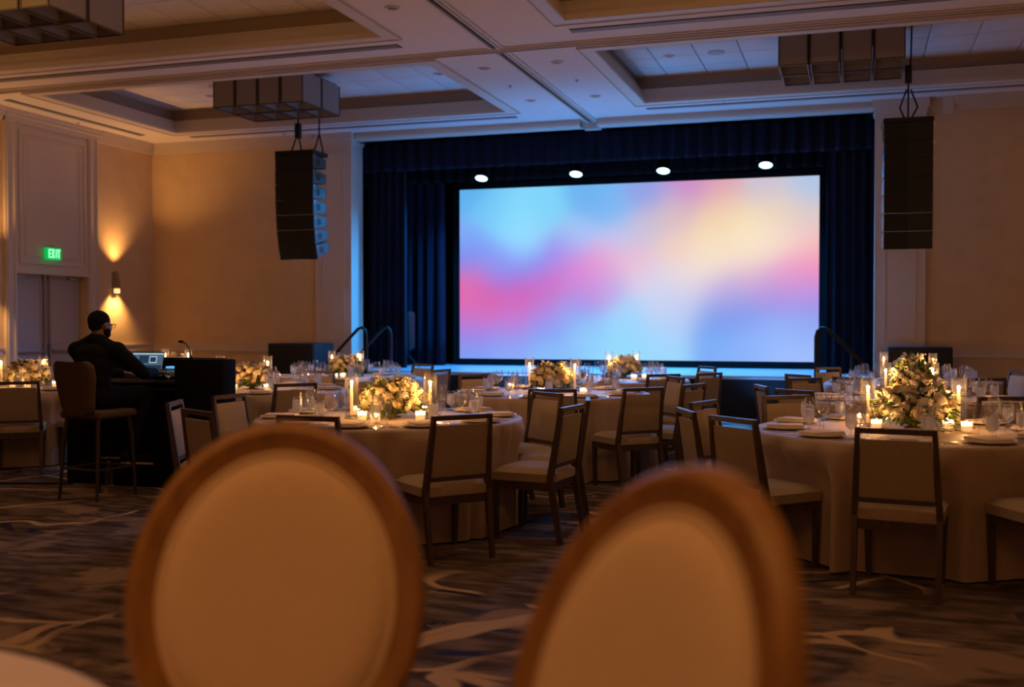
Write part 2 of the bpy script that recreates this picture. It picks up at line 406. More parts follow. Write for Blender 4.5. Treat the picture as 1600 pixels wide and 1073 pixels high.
for (x, y, s) in [(-4.64, 14.31, 'left of the ceiling track'), (-3.66, 14.25, 'right of the ceiling track'), (-12.34, 14.74, 'above the double doors'), (-9.6, 16.7, 'above the far left wall'), (-1.9, 16.25, 'right of centre near the stage')]:
    o = inst('fire_sprinkler', sk_me, None, (x, y, CZ)); tag(o, 'tiny fire sprinkler head on the ceiling %s' % s, 'sprinkler')
gr = B(-3.05+.3, 13.55, TZ-.006, -2.45+.3, 14.1, TZ+.01, 'air_return_grille', M_vent); tag(gr, 'dark square air return panel among the tiles of right coffer', 'vent')

# ------------------------------------------------------------------ walls
def crown(mb, x0, y0, x1, y1, nx, ny):
    """stepped crown along a wall line; (nx,ny) points into the room"""
    prof = [(.03, 4.60, 4.63), (.045, 4.63, 4.66), (.07, 4.66, 4.70), (.10, 4.70, 4.735), (.13, 4.735, 4.76), (.15, 4.76, CZ)]
    for d, za, zb in prof:
        if nx: mb.box(x0, y0, za, x0+nx*d, y1, zb)
        else: mb.box(x0, y0, za, x1, y0+ny*d, zb)
def chair_rail(mb, x0, y0, x1, y1, nx, ny):
    for d, za, zb in ((.03, 1.05, 1.075), (.018, .97, 1.05), (.028, .945, .97)):
        if nx: mb.box(x0, y0, za, x0+nx*d, y1, zb)
        else: mb.box(x0, y0, za, x1, y0+ny*d, zb)
def base(mb, x0, y0, x1, y1, nx, ny):
    for d, za, zb in ((.025, 0, .16), (.015, .16, .19)):
        if nx: mb.box(x0, y0, za, x0+nx*d, y1, zb)
        else: mb.box(x0, y0, za, x1, y0+ny*d, zb)
DY0, DY1 = 13.55, 15.20
wl = MB(); wl.box(XL-.3, YB, 0, XL, DY0, CZ).box(XL-.3, DY1, 0, XL, YW+.3, CZ).box(XL-.3, DY0, 2.28, XL, DY1, CZ).box(XL-.3, DY0, 0, XL-.19, DY1, 2.4)
wall_left = struct(wl.build('wall_left', M_wall))
wall_back = struct(MB().box(XL-.3, YW, 0, -9.12, YW+.3, CZ).box(.98, YW, 0, XR+.3, YW+.3, CZ).build('wall_back', M_wall))
struct(B(XR, YB, 0, XR+.2, YW+.3, CZ, 'wall_right', M_wall)); struct(B(XL-.3, YB-.2, 0, XR+.2, YB, CZ, 'wall_front', M_wall))
m = MB(); crown(m, XL, 15.45, XL, YW, 1, 0); crown(m, XL, YB, XL, 13.3, 1, 0); crown(m, XL, YW, -9.12, YW, 0, -1); crown(m, 1.35, YW, XR, YW, 0, -1); crown(m, XR, YB, XR, YW, -1, 0)
# the return of the right-hand crown
m.box(1.20, YW-.08, 4.55, 1.35, YW, CZ)
struct(m.build('trim_1', M_white))
m = MB(); chair_rail(m, XL, 15.45, XL, YW, 1, 0); chair_rail(m, XL, YB, XL, 13.3, 1, 0); chair_rail(m, XL, YW, -9.12, YW, 0, -1); chair_rail(m, .98, YW, XR, YW, 0, -1); struct(m.build('trim_2', M_white))
m = MB(); base(m, XL, 15.45, XL, YW, 1, 0); base(m, XL, YB, XL, 13.3, 1, 0); base(m, XL, YW, -9.12, YW, 0, -1); base(m, .98, YW, XR, YW, 0, -1); struct(m.build('baseboard_left', M_white))
# door surround: two flat casings with beads, tall panel over the doors
m = MB()
for (a, b) in ((13.32, 13.55), (15.20, 15.45)):
    m.box(XL, a, 0, XL+.05, b, CZ); m.box(XL+.05, a+.03, 0, XL+.065, a+.06, CZ); m.box(XL+.05, b-.06, 0, XL+.065, b-.03, CZ)
m.box(XL, 13.32, 4.60, XL+.06, 15.45, CZ); m.box(XL+.06, 13.32, 4.68, XL+.10, 15.47, CZ); m.box(XL+.1, 13.32, 4.74, XL+.13, 15.49, CZ)
struct(m.build('trim_3', M_white))
m = MB(); m.box(XL, 13.55, 2.28, XL+.03, 15.20, 4.60)
def framebox(m, x, d, y0, y1, z0, z1, w):
    m.box(x, y0, z0, x+d, y1, z0+w); m.box(x, y0, z1-w, x+d, y1, z1); m.box(x, y0, z0+w, x+d, y0+w, z1-w); m.box(x, y1-w, z0+w, x+d, y1, z1-w)
framebox(m, XL+.03, .02, 13.62, 15.13, 2.40, 4.50, .035); framebox(m, XL+.03, .012, 13.74, 15.01, 2.52, 4.38, .02)
m.box(XL, 13.5, 2.24, XL+.07, 15.22, 2.285)
struct(m.build('trim_4', M_white))
# double doors in their recess
DXp = XL-.19
for i, (a, b) in enumerate(((DY0+.01, 14.37), (14.385, DY1-.01))):
    d = thing('door_%d' % (i+1)); d['kind'] = 'structure'
    B(DXp, a, .01, DXp+.045, b, 2.30, 'door_leaf', M_door, d, .004)
    mm = MB(); framebox(mm, DXp+.045, .012, a+.09, b-.09, 1.12, 2.18, .03); framebox(mm, DXp+.045, .012, a+.09, b-.09, .18, .88, .03)
    mm.build('panel_moulding', M_door, d)
    s = 1 if i == 0 else -1
    e = b-.05 if i == 0 else a+.05
    hm = MB().box(DXp+.045, e-.025, .88, DXp+.10, e+.025, 1.12, .01); hm.build('latch_case', M_steel, d)
    MB().box(DXp+.08, a+.10, .965, DXp+.11, b-.10, 1.015, .008).build('push_bar', M_steel, d)
    MB().box(DXp+.05, e-.012, .1, DXp+.075, e+.012, 2.2).box(DXp+.05, e-.025, 2.16, DXp+.09, e+.025, 2.26).build('vertical_rod', M_steel, d)
    q = a+.16 if i == 0 else b-.16
    MB().box(DXp+.045, q-.14, 2.17, DXp+.10, q+.14, 2.24, .006).build('door_closer', M_steel, d)
# proscenium pilasters and header
for (a, b, nm) in ((-9.12, -8.42, 'wall_pilaster'), (.26, .98, 'wall_pilaster')):
    m = MB(); m.box(a, YW-.07, 0, b, 17.4, 4.60); m.box(a-.02, YW-.10, 4.60, b+.02, 17.42, 4.66); m.box(a-.04, YW-.13, 4.66, b+.04, 17.44, CZ)
    def fr(m, x0, x1, z0, z1, w, d):
        y1 = YW-.07
        m.box(x0, y1-d, z0, x1, y1, z0+w); m.box(x0, y1-d, z1-w, x1, y1, z1); m.box(x0, y1-d, z0+w, x0+w, y1, z1-w); m.box(x1-w, y1-d, z0+w, x1, y1, z1-w)
    fr(m, a+.13, b-.13, 1.20, 4.45, .03, .015); fr(m, a+.13, b-.13, .25, 1.0, .03, .015)
    m.box(a-.01, YW-.09, 0, b+.01, 17.4, .2)
    struct(m.build('trim_5' if a < -1 else 'trim_6', M_white))
m = MB()
for a, b in ((-8.42, -4.30), (-4.02, .26)):
    m.box(a, YW-.03, 4.66, b, 17.38, CZ); m.tube([(a, YW+.0, 4.70), (b, YW+.0, 4.70)], .055, 10)
m.box(-8.42, YW+.2, 4.66, .26, 17.38, CZ)
struct(m.build('trim_7', M_white, smooth=40))
# stage house shell
sh = MB(); SX0, SX1, SY1, STZ = -10.2, 2.0, 20.6, 5.6
sh.box(SX0-.1, 17.4, 0, SX0, SY1, STZ).box(SX1, 17.4, 0, SX1+.1, SY1, STZ).box(SX0, SY1, 0, SX1, SY1+.1, STZ).box(SX0, 17.4, STZ, SX1, SY1, STZ+.1)
sh.box(SX0, 17.4, CZ, SX1, 17.5, STZ).box(SX0, 17.32, 0, -9.12, 17.42, STZ).box(.98, 17.32, 0, SX1, 17.42, STZ)
struct(sh.build('wall_stage', M_black))

# ------------------------------------------------------------------ stage
st = thing('stage', 'raised stage with blue-lit floor and black skirted front', 'stage', (0, 0, 0))
MB().box(-8.42, 16.45, .60, .26, 17.5, .65).box(SX0, 17.5, .60, SX1, 20.5, .65).build('stage_floor', M_stage, st)
MB().box(-8.40, 16.47, 0, .24, 16.50, .60).build('front_skirt', M_stage_side, st)
MB().box(-8.42, 16.44, .635, .26, 16.452, .652).build('edge_trim', M_steel, st)
# screen
SX, SX2, SZ0, SZ1, SY = -7.29, -.615, .775, 4.02, 19.33
scr = thing('led_screen', 'huge bright LED wall showing a soft blue, pink and cream gradient', 'screen', ((SX+SX2)/2, SY, SZ0))
GX, GZ = 120, 60
P = [(.02, .02, 95, 178, 240), (.17, .20, 140, 224, 255), (.10, .14, 120, 205, 252), (.26, .12, 130, 215, 252), (.20, .32, 155, 220, 255), (.38, .06, 110, 180, 242), (.45, .14, 125, 185, 245),
     (.55, .06, 145, 160, 232), (.66, .02, 205, 140, 205), (.74, .03, 222, 160, 180), (.86, .04, 205, 195, 215), (.98, .04, 178, 200, 232), (.97, .22, 222, 205, 205),
     (.35, .30, 165, 200, 248), (.47, .32, 185, 200, 240), (.55, .25, 205, 195, 215), (.62, .18, 222, 190, 195), (.75, .16, 245, 210, 175), (.82, .28, 252, 232, 190), (.73, .34, 250, 222, 180), (.63, .36, 245, 205, 175), (.88, .18, 240, 215, 190),
     (.02, .30, 130, 175, 250), (.02, .40, 120, 130, 235), (.12, .42, 135, 165, 250), (.12, .50, 150, 110, 215), (.22, .46, 130, 130, 232), (.30, .40, 150, 135, 235), (.03, .55, 230, 105, 165), (.10, .64, 220, 90, 160), (.20, .62, 214, 88, 168), (.28, .55, 218, 100, 175), (.35, .47, 228, 125, 195), (.42, .44, 240, 150, 190), (.50, .42, 245, 180, 185), (.38, .56, 225, 130, 200),
     (.04, .72, 222, 105, 180), (.15, .76, 212, 110, 195), (.26, .70, 195, 115, 205), (.36, .64, 170, 130, 220), (.44, .58, 190, 170, 225), (.03, .84, 165, 125, 225), (.14, .87, 145, 140, 235), (.03, .97, 120, 160, 245), (.15, .97, 135, 175, 248),
     (.26, .82, 130, 155, 240), (.34, .74, 140, 170, 240), (.38, .85, 145, 205, 246), (.50, .76, 160, 212, 246), (.48, .94, 150, 218, 246), (.60, .92, 160, 215, 246), (.28, .96, 140, 190, 246), (.58, .66, 205, 210, 232), (.54, .52, 225, 205, 220), (.65, .55, 235, 215, 210), (.62, .78, 185, 205, 242), (.66, .68, 205, 205, 230),
     (.72, .46, 250, 225, 190), (.82, .42, 250, 225, 190), (.90, .34, 250, 222, 190), (.97, .36, 250, 195, 185), (.985, .48, 248, 140, 175), (.92, .52, 238, 155, 190), (.83, .56, 225, 170, 195), (.75, .60, 210, 180, 215),
     (.97, .60, 205, 140, 215), (.88, .64, 165, 140, 220), (.78, .68, 140, 145, 220), (.97, .70, 145, 150, 230), (.72, .76, 115, 150, 228), (.82, .76, 130, 155, 235), (.73, .90, 125, 170, 240), (.86, .86, 150, 182, 248), (.95, .82, 148, 176, 246), (.93, .96, 160, 190, 250), (.80, .96, 140, 178, 245)]
lin = lambda c: (c/255/12.92 if c/255 <= .04045 else ((c/255+.055)/1.055)**2.4)
PL = [(u, v, lin(r), lin(g), lin(b)) for u, v, r, g, b in P]
vs = []; fs = []; cols = []
Wd = SX2-SX; Hd = SZ1-SZ0
for j in range(GZ+1):
    for i in range(GX+1):
        u = i/GX; v = 1-j/GZ
        vs.append((u*Wd-Wd/2, -.01, j/GZ*Hd)); sw = 0; c = [0, 0, 0]
        for pu, pv, r, g, b in PL:
            d2 = ((u-pu)*1.9)**2+(v-pv)**2
            wt = math.exp(-d2/.0125)+1e-9/(d2+.01); sw += wt; c[0] += wt*r; c[1] += wt*g; c[2] += wt*b
        cols += [c[0]/sw, c[1]/sw, c[2]/sw, 1]
for j in range(GZ):
    for i in range(GX): a0 = j*(GX+1)+i; fs.append((a0, a0+1, a0+GX+2, a0+GX+1))
m_, t_, b_ = nt('led_image')
at = N(t_, 'ShaderNodeAttribute', attribute_name='image'); b_.inputs['Base Color'].default_value = (.01, .01, .01, 1); b_.inputs['Roughness'].default_value = .6
t_.links.new(at.outputs['Color'], b_.inputs['Emission Color']); b_.inputs['Emission Strength'].default_value = .97
mb = MB(); mb.v = vs; mb.f = fs; pic = mb.build('screen_image', m_, scr, smooth=180)
ca = pic.data.color_attributes.new('image', 'FLOAT_COLOR', 'POINT'); ca.data.foreach_set('color', cols)
MB().box(-Wd/2-.0, -.008, 0, Wd/2, .12, Hd).build('screen_cabinet', M_plastic, scr)
MB().box(-Wd/2-.14, -.02, -.12, Wd/2+.14, .10, -.0).box(-Wd/2-.14, .0, 0, -Wd/2, .1, Hd+.05).box(Wd/2, .0, 0, Wd/2+.14, .1, Hd+.05).box(-Wd/2-.14, 0, Hd, Wd/2+.14, .1, Hd+.12).build('screen_border', M_black, scr)

# curtains
def curtain(name, label, x0, x1, y, z0, z1, fold=.13, amp=.055, hem=0, seed=0, m=M_velvet, cat='curtain', group=None):
    rnd = random.Random(seed); n = max(6, int((x1-x0)/.018)); nz = 8
    ph = [rnd.uniform(-.5, .5) for _ in range(40)]; vs = []; fs = []
    for j in range(nz+1):
        t = j/nz
        for i in range(n+1):
            x = x0+(x1-x0)*i/n; k = (x-x0)/fold
            a = k*2*PI+ph[int(k) % 40]*.6*math.sin(t*3+k)
            yy = y+amp*(.55+.45*(1-t))*(math.sin(a)+.3*math.sin(2.1*a+ph[3]))
            vs.append((x, yy, z0+(z1-z0)*t+(hem*.012*math.sin(a) if j == 0 else 0)))
    for j in range(nz):
        for i in range(n): q = j*(n+1)+i; fs.append((q, q+1, q+n+2, q+n+1))
    b = MB(); b.v = vs; b.f = fs; o = b.build(name, m, None, smooth=180)
    s = o.modifiers.new('thickness', 'SOLIDIFY'); s.thickness = .006
    return tag(o, label, cat, group)
curtain('valance_curtain', 'dark navy pleated valance across the top of the stage opening', -8.41, .25, 17.47, 4.15, 4.70, .235, .05, 1, 1)
curtain('stage_leg_curtain', 'tall navy velvet curtain at the left edge of the stage opening', -8.41, -7.66, 17.62, .655, 4.6, .15, .06, 0, 2)
curtain('stage_leg_curtain', 'tall navy velvet curtain at the right edge of the stage opening', -.44, .25, 17.62, .655, 4.6, .15, .06, 0, 3)
curtain('border_curtain', 'black pleated border hanging behind the row of stage lights', -9.6, 1.4, 18.55, 4.06, 4.9, .24, .04, 1, 4, M_black)
curtain('backdrop_leg', 'black drape left of the screen behind the navy curtain', -8.9, -7.45, 18.9, .655, 4.9, .2, .07, 0, 5, M_velvet)
curtain('backdrop_leg', 'black drape right of the screen behind the navy curtain', -.45, 1.2, 18.9, .655, 4.9, .2, .07, 0, 6, M_velvet)
# pipe with four par lights
pp = MB().tube([(-9.5, 18.2, 4.40), (1.3, 18.2, 4.40)], .025, 8).build('lighting_pipe', M_plastic); tag(pp, 'black pipe behind the valance carrying four stage lights', 'lighting pipe')
PARX = [(-6.45, 4.06, 'leftmost'), (-4.69, 4.06, 'second from the left'), (-3.15, 4.05, 'third from the left'), (-1.44, 4.07, 'rightmost')]
for x, z, s in PARX:
    t = thing('stage_par_light', '%s of four glowing blue-white stage lights above the screen' % s, 'stage light', (x, 18.2, z), 0, 'stage lights above the screen')
    rt = Matrix.Rotation(math.radians(-22), 4, 'X')
    MB().lathe([(.001, .22), (.06, .215), (.09, .18), (.11, .08), (.125, 0), (.118, 0), (.11, .01)], 20, mtx=rt).build('housing', M_plastic, t, smooth=50)
    MB().lathe([(.108, .006), (.001, .003)], 20, mtx=rt).build('lens', M_par, t)
    MB().box(-.15, -.012, .08, -.135, .012, .30).box(.135, -.012, .08, .15, .012, .30).box(-.15, -.012, .30, .15, .012, .315).build('yoke', M_plastic, t)
    MB().box(-.02, -.03, .31, .02, .03, .37).build('clamp', M_plastic, t)
    l = light('SPOT', 'par_beam', (0, -.02, -.03), 1100, (.02, .34, 1), t, spot_size=math.radians(150), spot_blend=.9, shadow_soft_size=.09)
    l.rotation_euler = (math.radians(-14), 0, 0)
# low LED flood units on the carpet in front of the stage, washing the ceiling blue
for x, s in ((-7.0, 'left end'), (-5.1, 'left half'), (-3.2, 'right half'), (-1.2, 'right end')):
    t = thing('floor_wash_light', 'low blue flood light on the carpet before the stage, %s' % s, 'stage light', (x, 15.9, 0), 0, 'blue flood lights on the floor before the stage')
    MB().box(-.16, -.06, .02, .16, .06, .12, .01).box(-.12, -.09, 0, -.09, .09, .02).box(.09, -.09, 0, .12, .09, .02).build('housing', M_plastic, t, smooth=40)
    MB().box(-.14, -.045, .12, .14, .045, .124).build('lens', M_par, t)
    l = light('SPOT', 'flood_beam', (0, 0, .14), 225 if 'half' in s else 60, (.10, .36, 1), t, spot_size=math.radians(112), spot_blend=.8, shadow_soft_size=.06)
    l.rotation_euler = (math.radians(180-28), 0, 0)
# covered loudspeaker on a tripod behind the left curtain
t = thing('draped_loudspeaker', 'covered loudspeaker on a tripod beside the left stage curtain', 'loudspeaker', (-7.90, 18.05, .62))
MB().box(-.17, -.15, .35, .17, .15, 1.05, .06).build('cover', M_plastic, t, smooth=60)
MB().tube([(0, 0, .1), (0, 0, .5)], .02).build('pole', M_plastic, t)
for k in range(3):
    a = k*2*PI/3+.4; MB().tube([(0, 0, .32), (.3*math.cos(a), .3*math.sin(a), .012)], .011).build('leg', M_plastic, t)

# stage steps with handrails at both ends
def steps(x0, dirx, label):
    t = thing('stage_steps', label, 'stairs', (x0, 0, 0))
    for k in range(3):
        h = .50-k*.165; a = dirx*(.0+.30*k)
        MB().box(a, 15.50, h-.03, a+dirx*.32, 16.38, h, .005).build('tread', M_stage_side, t)
        MB().box(a, 15.52, 0, a+dirx*.30, 16.36, h-.03).build('riser_box', M_stage_side, t)
    for y in (15.45, 16.40):
        pts = [(0, y, 0), (0, y, 1.26), (dirx*.02, y, 1.34), (dirx*.07, y, 1.385), (dirx*.14, y, 1.365), (dirx*.52, y, .99), (dirx*.90, y, .62)]
        MB().tube(pts, .024, 10).build('handrail', M_plastic, t, smooth=60)
        MB().tube([(dirx*.48, y, 0), (dirx*.48, y, 1.03)], .02, 8).tube([(dirx*.88, y, 0), (dirx*.88, y, .64)], .02, 8).build('rail_post', M_plastic, t, smooth=60)
steps(-.53, 1, 'black steps with curved handrail at the right end of stage')
steps(-7.42, -1, 'black steps with curved handrails at the left end of stage')

# ------------------------------------------------------------------ loudspeakers
def line_array(x, y, ztop, w, curve, label, rz):
    t = thing('line_array', label, 'loudspeaker', (x, y, ztop), rz, 'hanging speaker arrays')
    h = .225; d = .42; n = 7; z = 0.0; yy = 0.0
    MB().box(-w/2-.01, -.0, .0, w/2+.01, d+.05, .06, .008).build('flying_frame', M_speaker, t)
    ang = 0
    for k in range(n):
        ang = curve[k]
        R_ = Matrix.Translation((0, yy, z)) @ Matrix.Rotation(math.radians(ang), 4, 'X')
        hb = h*.62
        # wedge cabinet: full height at the front, shallower behind, V-shaped grille front
        vs = [(-w/2, 0, 0), (0, .035, 0), (w/2, 0, 0), (w/2, d, -(h-hb)/2), (-w/2, d, -(h-hb)/2)]
        vs += [(-w/2, 0, -h+.006), (0, .035, -h+.006), (w/2, 0, -h+.006), (w/2, d, -h+(h-hb)/2), (-w/2, d, -h+(h-hb)/2)]
        m = MB().add(vs, [(0, 1, 2, 3, 4), (9, 8, 7, 6, 5), (0, 5, 6, 1), (1, 6, 7, 2), (2, 7, 8, 3), (3, 8, 9, 4), (4, 9, 5, 0)], R_)
        c = m.build('speaker_cabinet', M_speaker, t)
        g = MB()
        g.add([(-w/2+.006, -.006, -.006), (0, .029, -.006), (w/2-.006, -.006, -.006), (-w/2+.006, -.006, -h+.012), (0, .029, -h+.012), (w/2-.006, -.006, -h+.012)], [(0, 3, 4, 1), (1, 4, 5, 2)], R_)
        g.build('grille', M_plastic, c)
        for sx in (-1, 1):
            s = MB(); X = sx*(w/2+.002)
            vv = [(X, .02, -.008), (X, d-.02, -(h-hb)/2-.004), (X, d-.02, -h+(h-hb)/2+.004), (X, .02, -h+.014)]
            s.add(vv, [(0, 1, 2, 3) if sx < 0 else (3, 2, 1, 0)], R_)
            s.build('side_panel', M_speaker_side, c)
            hn = MB()
            for q in (-1, 1):
                pts = [(X+sx*.003, .17+q*.012, -h/2-.05)]+[(X+sx*.003, .17+q*(.012+.04*math.cos(a)), -h/2+.05*math.sin(a)) for a in [-PI/2+i*PI/8 for i in range(9)]]
                pts = pts[1:]; hn.add(pts, [tuple(range(len(pts)))], R_)
            hn.build('handle', M_plastic, c)
            MB().box(X-.01, .01, -.03, X+sx*.02, .03, -.01, mtx=R_).box(X-.01, .01, -.06, X+sx*.02, .025, -.045, mtx=R_).build('rigging_pin', M_steel, c)
        a = math.radians(ang)
        yy += math.sin(a)*h; z -= math.cos(a)*h
    return t
ta = line_array(-8.37, 14.85, 4.09, .62, [0, 0, 1, 3, 6, 11, 17], 'black curved line array speaker hanging left of the stage', 0)
tb = line_array(.61, 14.1, 3.94, .57, [0, 0, 0, 0, 1, 2, 3], 'black straight line array speaker hanging right of the stage', math.radians(2))
ta.scale = (1.053,)*3
def hang(t, pts, sl):
    for p in pts: MB().tube(p, .012, 6).build('chain_sling', M_plastic, t)
    MB().box(sl[0]-.04, sl[1]-.04, sl[2], sl[0]+.04, sl[1]+.04, sl[2]+.22, .01).build('hoist_motor', M_plastic, t, smooth=40)
hang(ta, [[(-.05, .02, .05), (.02, .1, .33)], [(.12, .02, .05), (.02, .1, .33)], [(.02, .1, .3), (.02, .1, 1.04)], [(.1, .42, .05), (.2, .42, .36)], [(.27, .42, .05), (.2, .42, .36)], [(.2, .42, .34), (.2, .42, 1.04)]], (.02, .1, .25))
hang(tb, [[(-.04, .1, .05), (-.1, .12, .2), (-.02, .12, .42)], [(.03, .1, .05), (.11, .12, .2), (.03, .12, .42)], [(0, .12, .05), (0, .12, .5)], [(0, .12, .5), (.03, .15, .8), (.04, .17, 1.245)]], (0, .12, .50))
for (x0, x1, y, s) in ((-9.27, -8.42, 15.55, 'left'), (.43, 1.27, 15.75, 'right')):
    t = thing('subwoofer', 'large black subwoofer cabinet on the floor at stage %s' % s, 'loudspeaker', ((x0+x1)/2, y, 0), 0, 'floor subwoofers')
    wd = (x1-x0)
    MB().box(-wd/2, .02, 0, wd/2, .72, 1.12, .012).build('cabinet', M_speaker, t, smooth=40)
    MB().box(-wd/2+.015, 0, .03, wd/2-.015, .03, 1.10, .006).build('grille', M_plastic, t, smooth=40)
    MB().box(wd/2, .3, .55, wd/2+.012, .45, .70, .003).build('handle', M_plastic, t)

# ------------------------------------------------------------------ exit sign, sconces
t = thing('exit_sign', 'glowing green EXIT sign over the double doors', 'exit sign', (XL+.13, 14.27, 2.485))
MB().box(-.05, -.165, 0, .0, .165, .20, .006).build('lit_panel', M_exit, t)
MB().box(-.13, -.03, .2, .0, .03, .225).box(-.055, -.17, .195, .003, .17, .21).build('mount', M_steel, t)
def letters(seq, y0, h, wl_, gap, th):
    b = MB(); X0, X1 = .0, .006
    for ch in seq:
        y = y0; z = .03
        if ch == 'E':
            b.box(X0, y, z, X1, y+th, z+h); [b.box(X0, y+th, z+q, X1, y+wl_, z+q+th) for q in (0, (h-th)/2, h-th)]
        if ch == 'X':
            b.bar((X1/2, y+th/2, z), (X1/2, y+wl_-th/2, z+h), X1, th); b.bar((X1/2, y+wl_-th/2, z), (X1/2, y+th/2, z+h), X1, th)
        if ch == 'I':
            b.box(X0, y+wl_/2-th/2, z, X1, y+wl_/2+th/2, z+h)
        if ch == 'T':
            b.box(X0, y+wl_/2-th/2, z, X1, y+wl_/2+th/2, z+h); b.box(X0, y, z+h-th, X1, y+wl_, z+h)
        y0 += (wl_+gap) if ch != 'I' else (wl_*.75+gap)
    return b
letters('EXIT', -.125, .14, .058, .014, .019).build('letters', M_exitl, t)
def sconce(x, y, z, nx, ny, label, pw):
    t = thing('wall_sconce', label, 'wall lamp', (x, y, z), math.atan2(ny, nx))
    MB().box(0, -.05, -.19, .03, .05, .19, .005).build('back_plate', M_steel, t)
    # tapered metal shield, lit glass below
    MB().add([(.03, -.05, -.1), (.11, -.05, -.1), (.11, .05, -.1), (.03, .05, -.1), (.03, -.035, .2), (.07, -.035, .2), (.07, .035, .2), (.03, .035, .2)],
             [(0, 1, 5, 4), (1, 2, 6, 5), (2, 3, 7, 6), (3, 0, 4, 7), (4, 5, 6, 7), (3, 2, 1, 0)]).build('shield', M_steel, t)
    MB().box(.035, -.042, -.185, .10, .042, -.102, .006).build('glass_diffuser', M_lamp, t)
    l = light('SPOT', 'sconce_down', (.17, 0, -.10), pw*1.3, (1, .52, .16), t, spot_size=math.radians(100), spot_blend=1, shadow_soft_size=.03); l.rotation_euler = (0, math.radians(12), 0)
    l = light('SPOT', 'sconce_up', (.17, 0, .20), pw*1.6, (1, .50, .15), t, spot_size=math.radians(110), spot_blend=1, shadow_soft_size=.03); l.rotation_euler = (math.radians(180), math.radians(12), 0)
sconce(XL, 15.9, 2.17, 1, 0, 'slim tapered wall lamp glowing amber right of the double doors', 85)
sconce(XL, 12.9, 2.17, 1, 0, 'slim tapered wall lamp left of the double doors, outside the frame', 60)
sconce(2.9, YW, 2.2, 0, -1, 'slim tapered wall lamp on the far wall right of the stage', 6)
sconce(XR, 13.5, 2.2, -1, 0, 'slim tapered wall lamp on the right wall', 12)
sconce(XL, 9.5, 2.17, 1, 0, 'slim tapered wall lamp on the left wall nearest the camera', 45)

# ------------------------------------------------------------------ box chandeliers
def chand_proto():
    t = thing('box_chandelier')
    bw, bd, h, g = .335, .55, .44, .035; nx, ny = 4, 2
    W = nx*bw+(nx-1)*g; Dp = ny*bd+g
    MB().box(-W/2+.03, -Dp/2+.03, h-.02, W/2-.03, Dp/2-.03, h+.03).build('mounting_plate', M_frame, t)
    for i in range(nx):
        for j in range(ny):
            x = -W/2+i*(bw+g); y = -Dp/2+j*(bd+g); dz = 0 if (i+j) % 2 == 0 else .0
            m = MB(); th = .006
            m.box(x, y, dz, x+bw, y+th, h).box(x, y+bd-th, dz, x+bw, y+bd, h).box(x, y+th, dz, x+th, y+bd-th, h).box(x+bw-th, y+th, dz, x+bw, y+bd-th, h)
            s = m.build('fabric_box', M_shade, t)
            e = MB(); q = .008
            for (xa, ya) in ((x, y), (x+bw, y), (x, y+bd), (x+bw, y+bd)): e.box(xa-q, ya-q, dz-q, xa+q, ya+q, h)
            for ya in (y, y+bd): e.box(x-q, ya-q, dz-q, x+bw+q, ya+q, dz+q)
            for xa in (x, x+bw): e.box(xa-q, y-q, dz-q, xa+q, y+bd+q, dz+q)
            e.build('metal_frame', M_frame, s)
            MB().box(x+.02, y+.02, dz+.12, x+bw-.02, y+bd-.02, dz+.13).build('inner_diffuser', M_shade, s)
    MB().tube([(-.3, 0, h), (-.3, 0, .60)], .015).tube([(.3, 0, h), (.3, 0, .60)], .015).build('suspension_rod', M_frame, t)
    return t
ch = chand_proto()
for i, (x, y, z, l) in enumerate([(-8.19, 14.07, 4.59, 'unlit chandelier of grey fabric boxes in the left far coffer'), (-.19, 14.02, 4.59, 'unlit chandelier of grey fabric boxes in the right far coffer'), (-8.33, 9.24, 4.59, 'unlit box chandelier cut off by the upper left corner')]):
    o = ch if i == 0 else copy_tree(ch)
    o.location = (x, y, z); tag(o, l, 'chandelier', 'box chandeliers')

# ------------------------------------------------------------------ banquet tables and cloths
TAB = {  # centre, flower offset, spoken name
 'T1': (-3.25, 7.16, 'the front centre table'), 'T2': (.33, 7.33, 'the front right table'), 'T3': (-2.88, 10.22, 'the middle table'),
 'T4': (-5.98, 9.76, 'the table beside the sound desk'), 'T5': (-6.16, 12.23, 'the far left-stage table'), 'T6': (-2.9, 12.95, 'the far table below the screen'),
 'T7': (-8.55, 9.31, 'the far left edge table'), 'T8': (-8.71, 12.3, 'the table behind the desk'),
 'T9': (.5, 10.25, 'the rear right table'), 'T10': (.62, 13.0, 'the farthest right table')}
TR = .975
CH = [('T1', -2.27, 6.06), ('T1', -3.12, 5.69), ('T1', -1.81, 6.94), ('T1', -1.87, 7.63), ('T1', -2.42, 8.16), ('T1', -4.55, 7.22), ('T1', -4.61, 6.47), ('T1', -4.00, 5.85),
      ('T3', -2.44, 8.68), ('T3', -1.74, 9.10), ('T3', -1.86, 11.03), ('T3', -1.40, 9.78), ('T3', -3.92, 11.00),
      ('T4', -4.92, 8.75), ('T4', -5.96, 11.06), ('T5', -5.68, 13.44), ('T5', -4.75, 11.97),
      ('T6', -2.00, 11.62), ('T6', -1.89, 13.78), ('T6', -1.56, 12.07),
      ('T2', -1.04, 6.86), ('T2', -.98, 7.64), ('T2', -.68, 6.38), ('T2', .21, 6.02), ('T2', -.45, 8.38), ('T2', 1.13, 6.10),
      ('T9', -.73, 9.78), ('T9', -.49, 9.19), ('T9', -.42, 11.17), ('T9', 1.07, 8.79),
      ('T10', -.60, 11.97), ('T10', -.04, 11.52), ('T10', -.27, 13.95), ('T10', 1.22, 11.85), ('T10', 1.75, 13.65),
      ('T7', -7.62, 8.22), ('T7', -7.20, 9.0)]
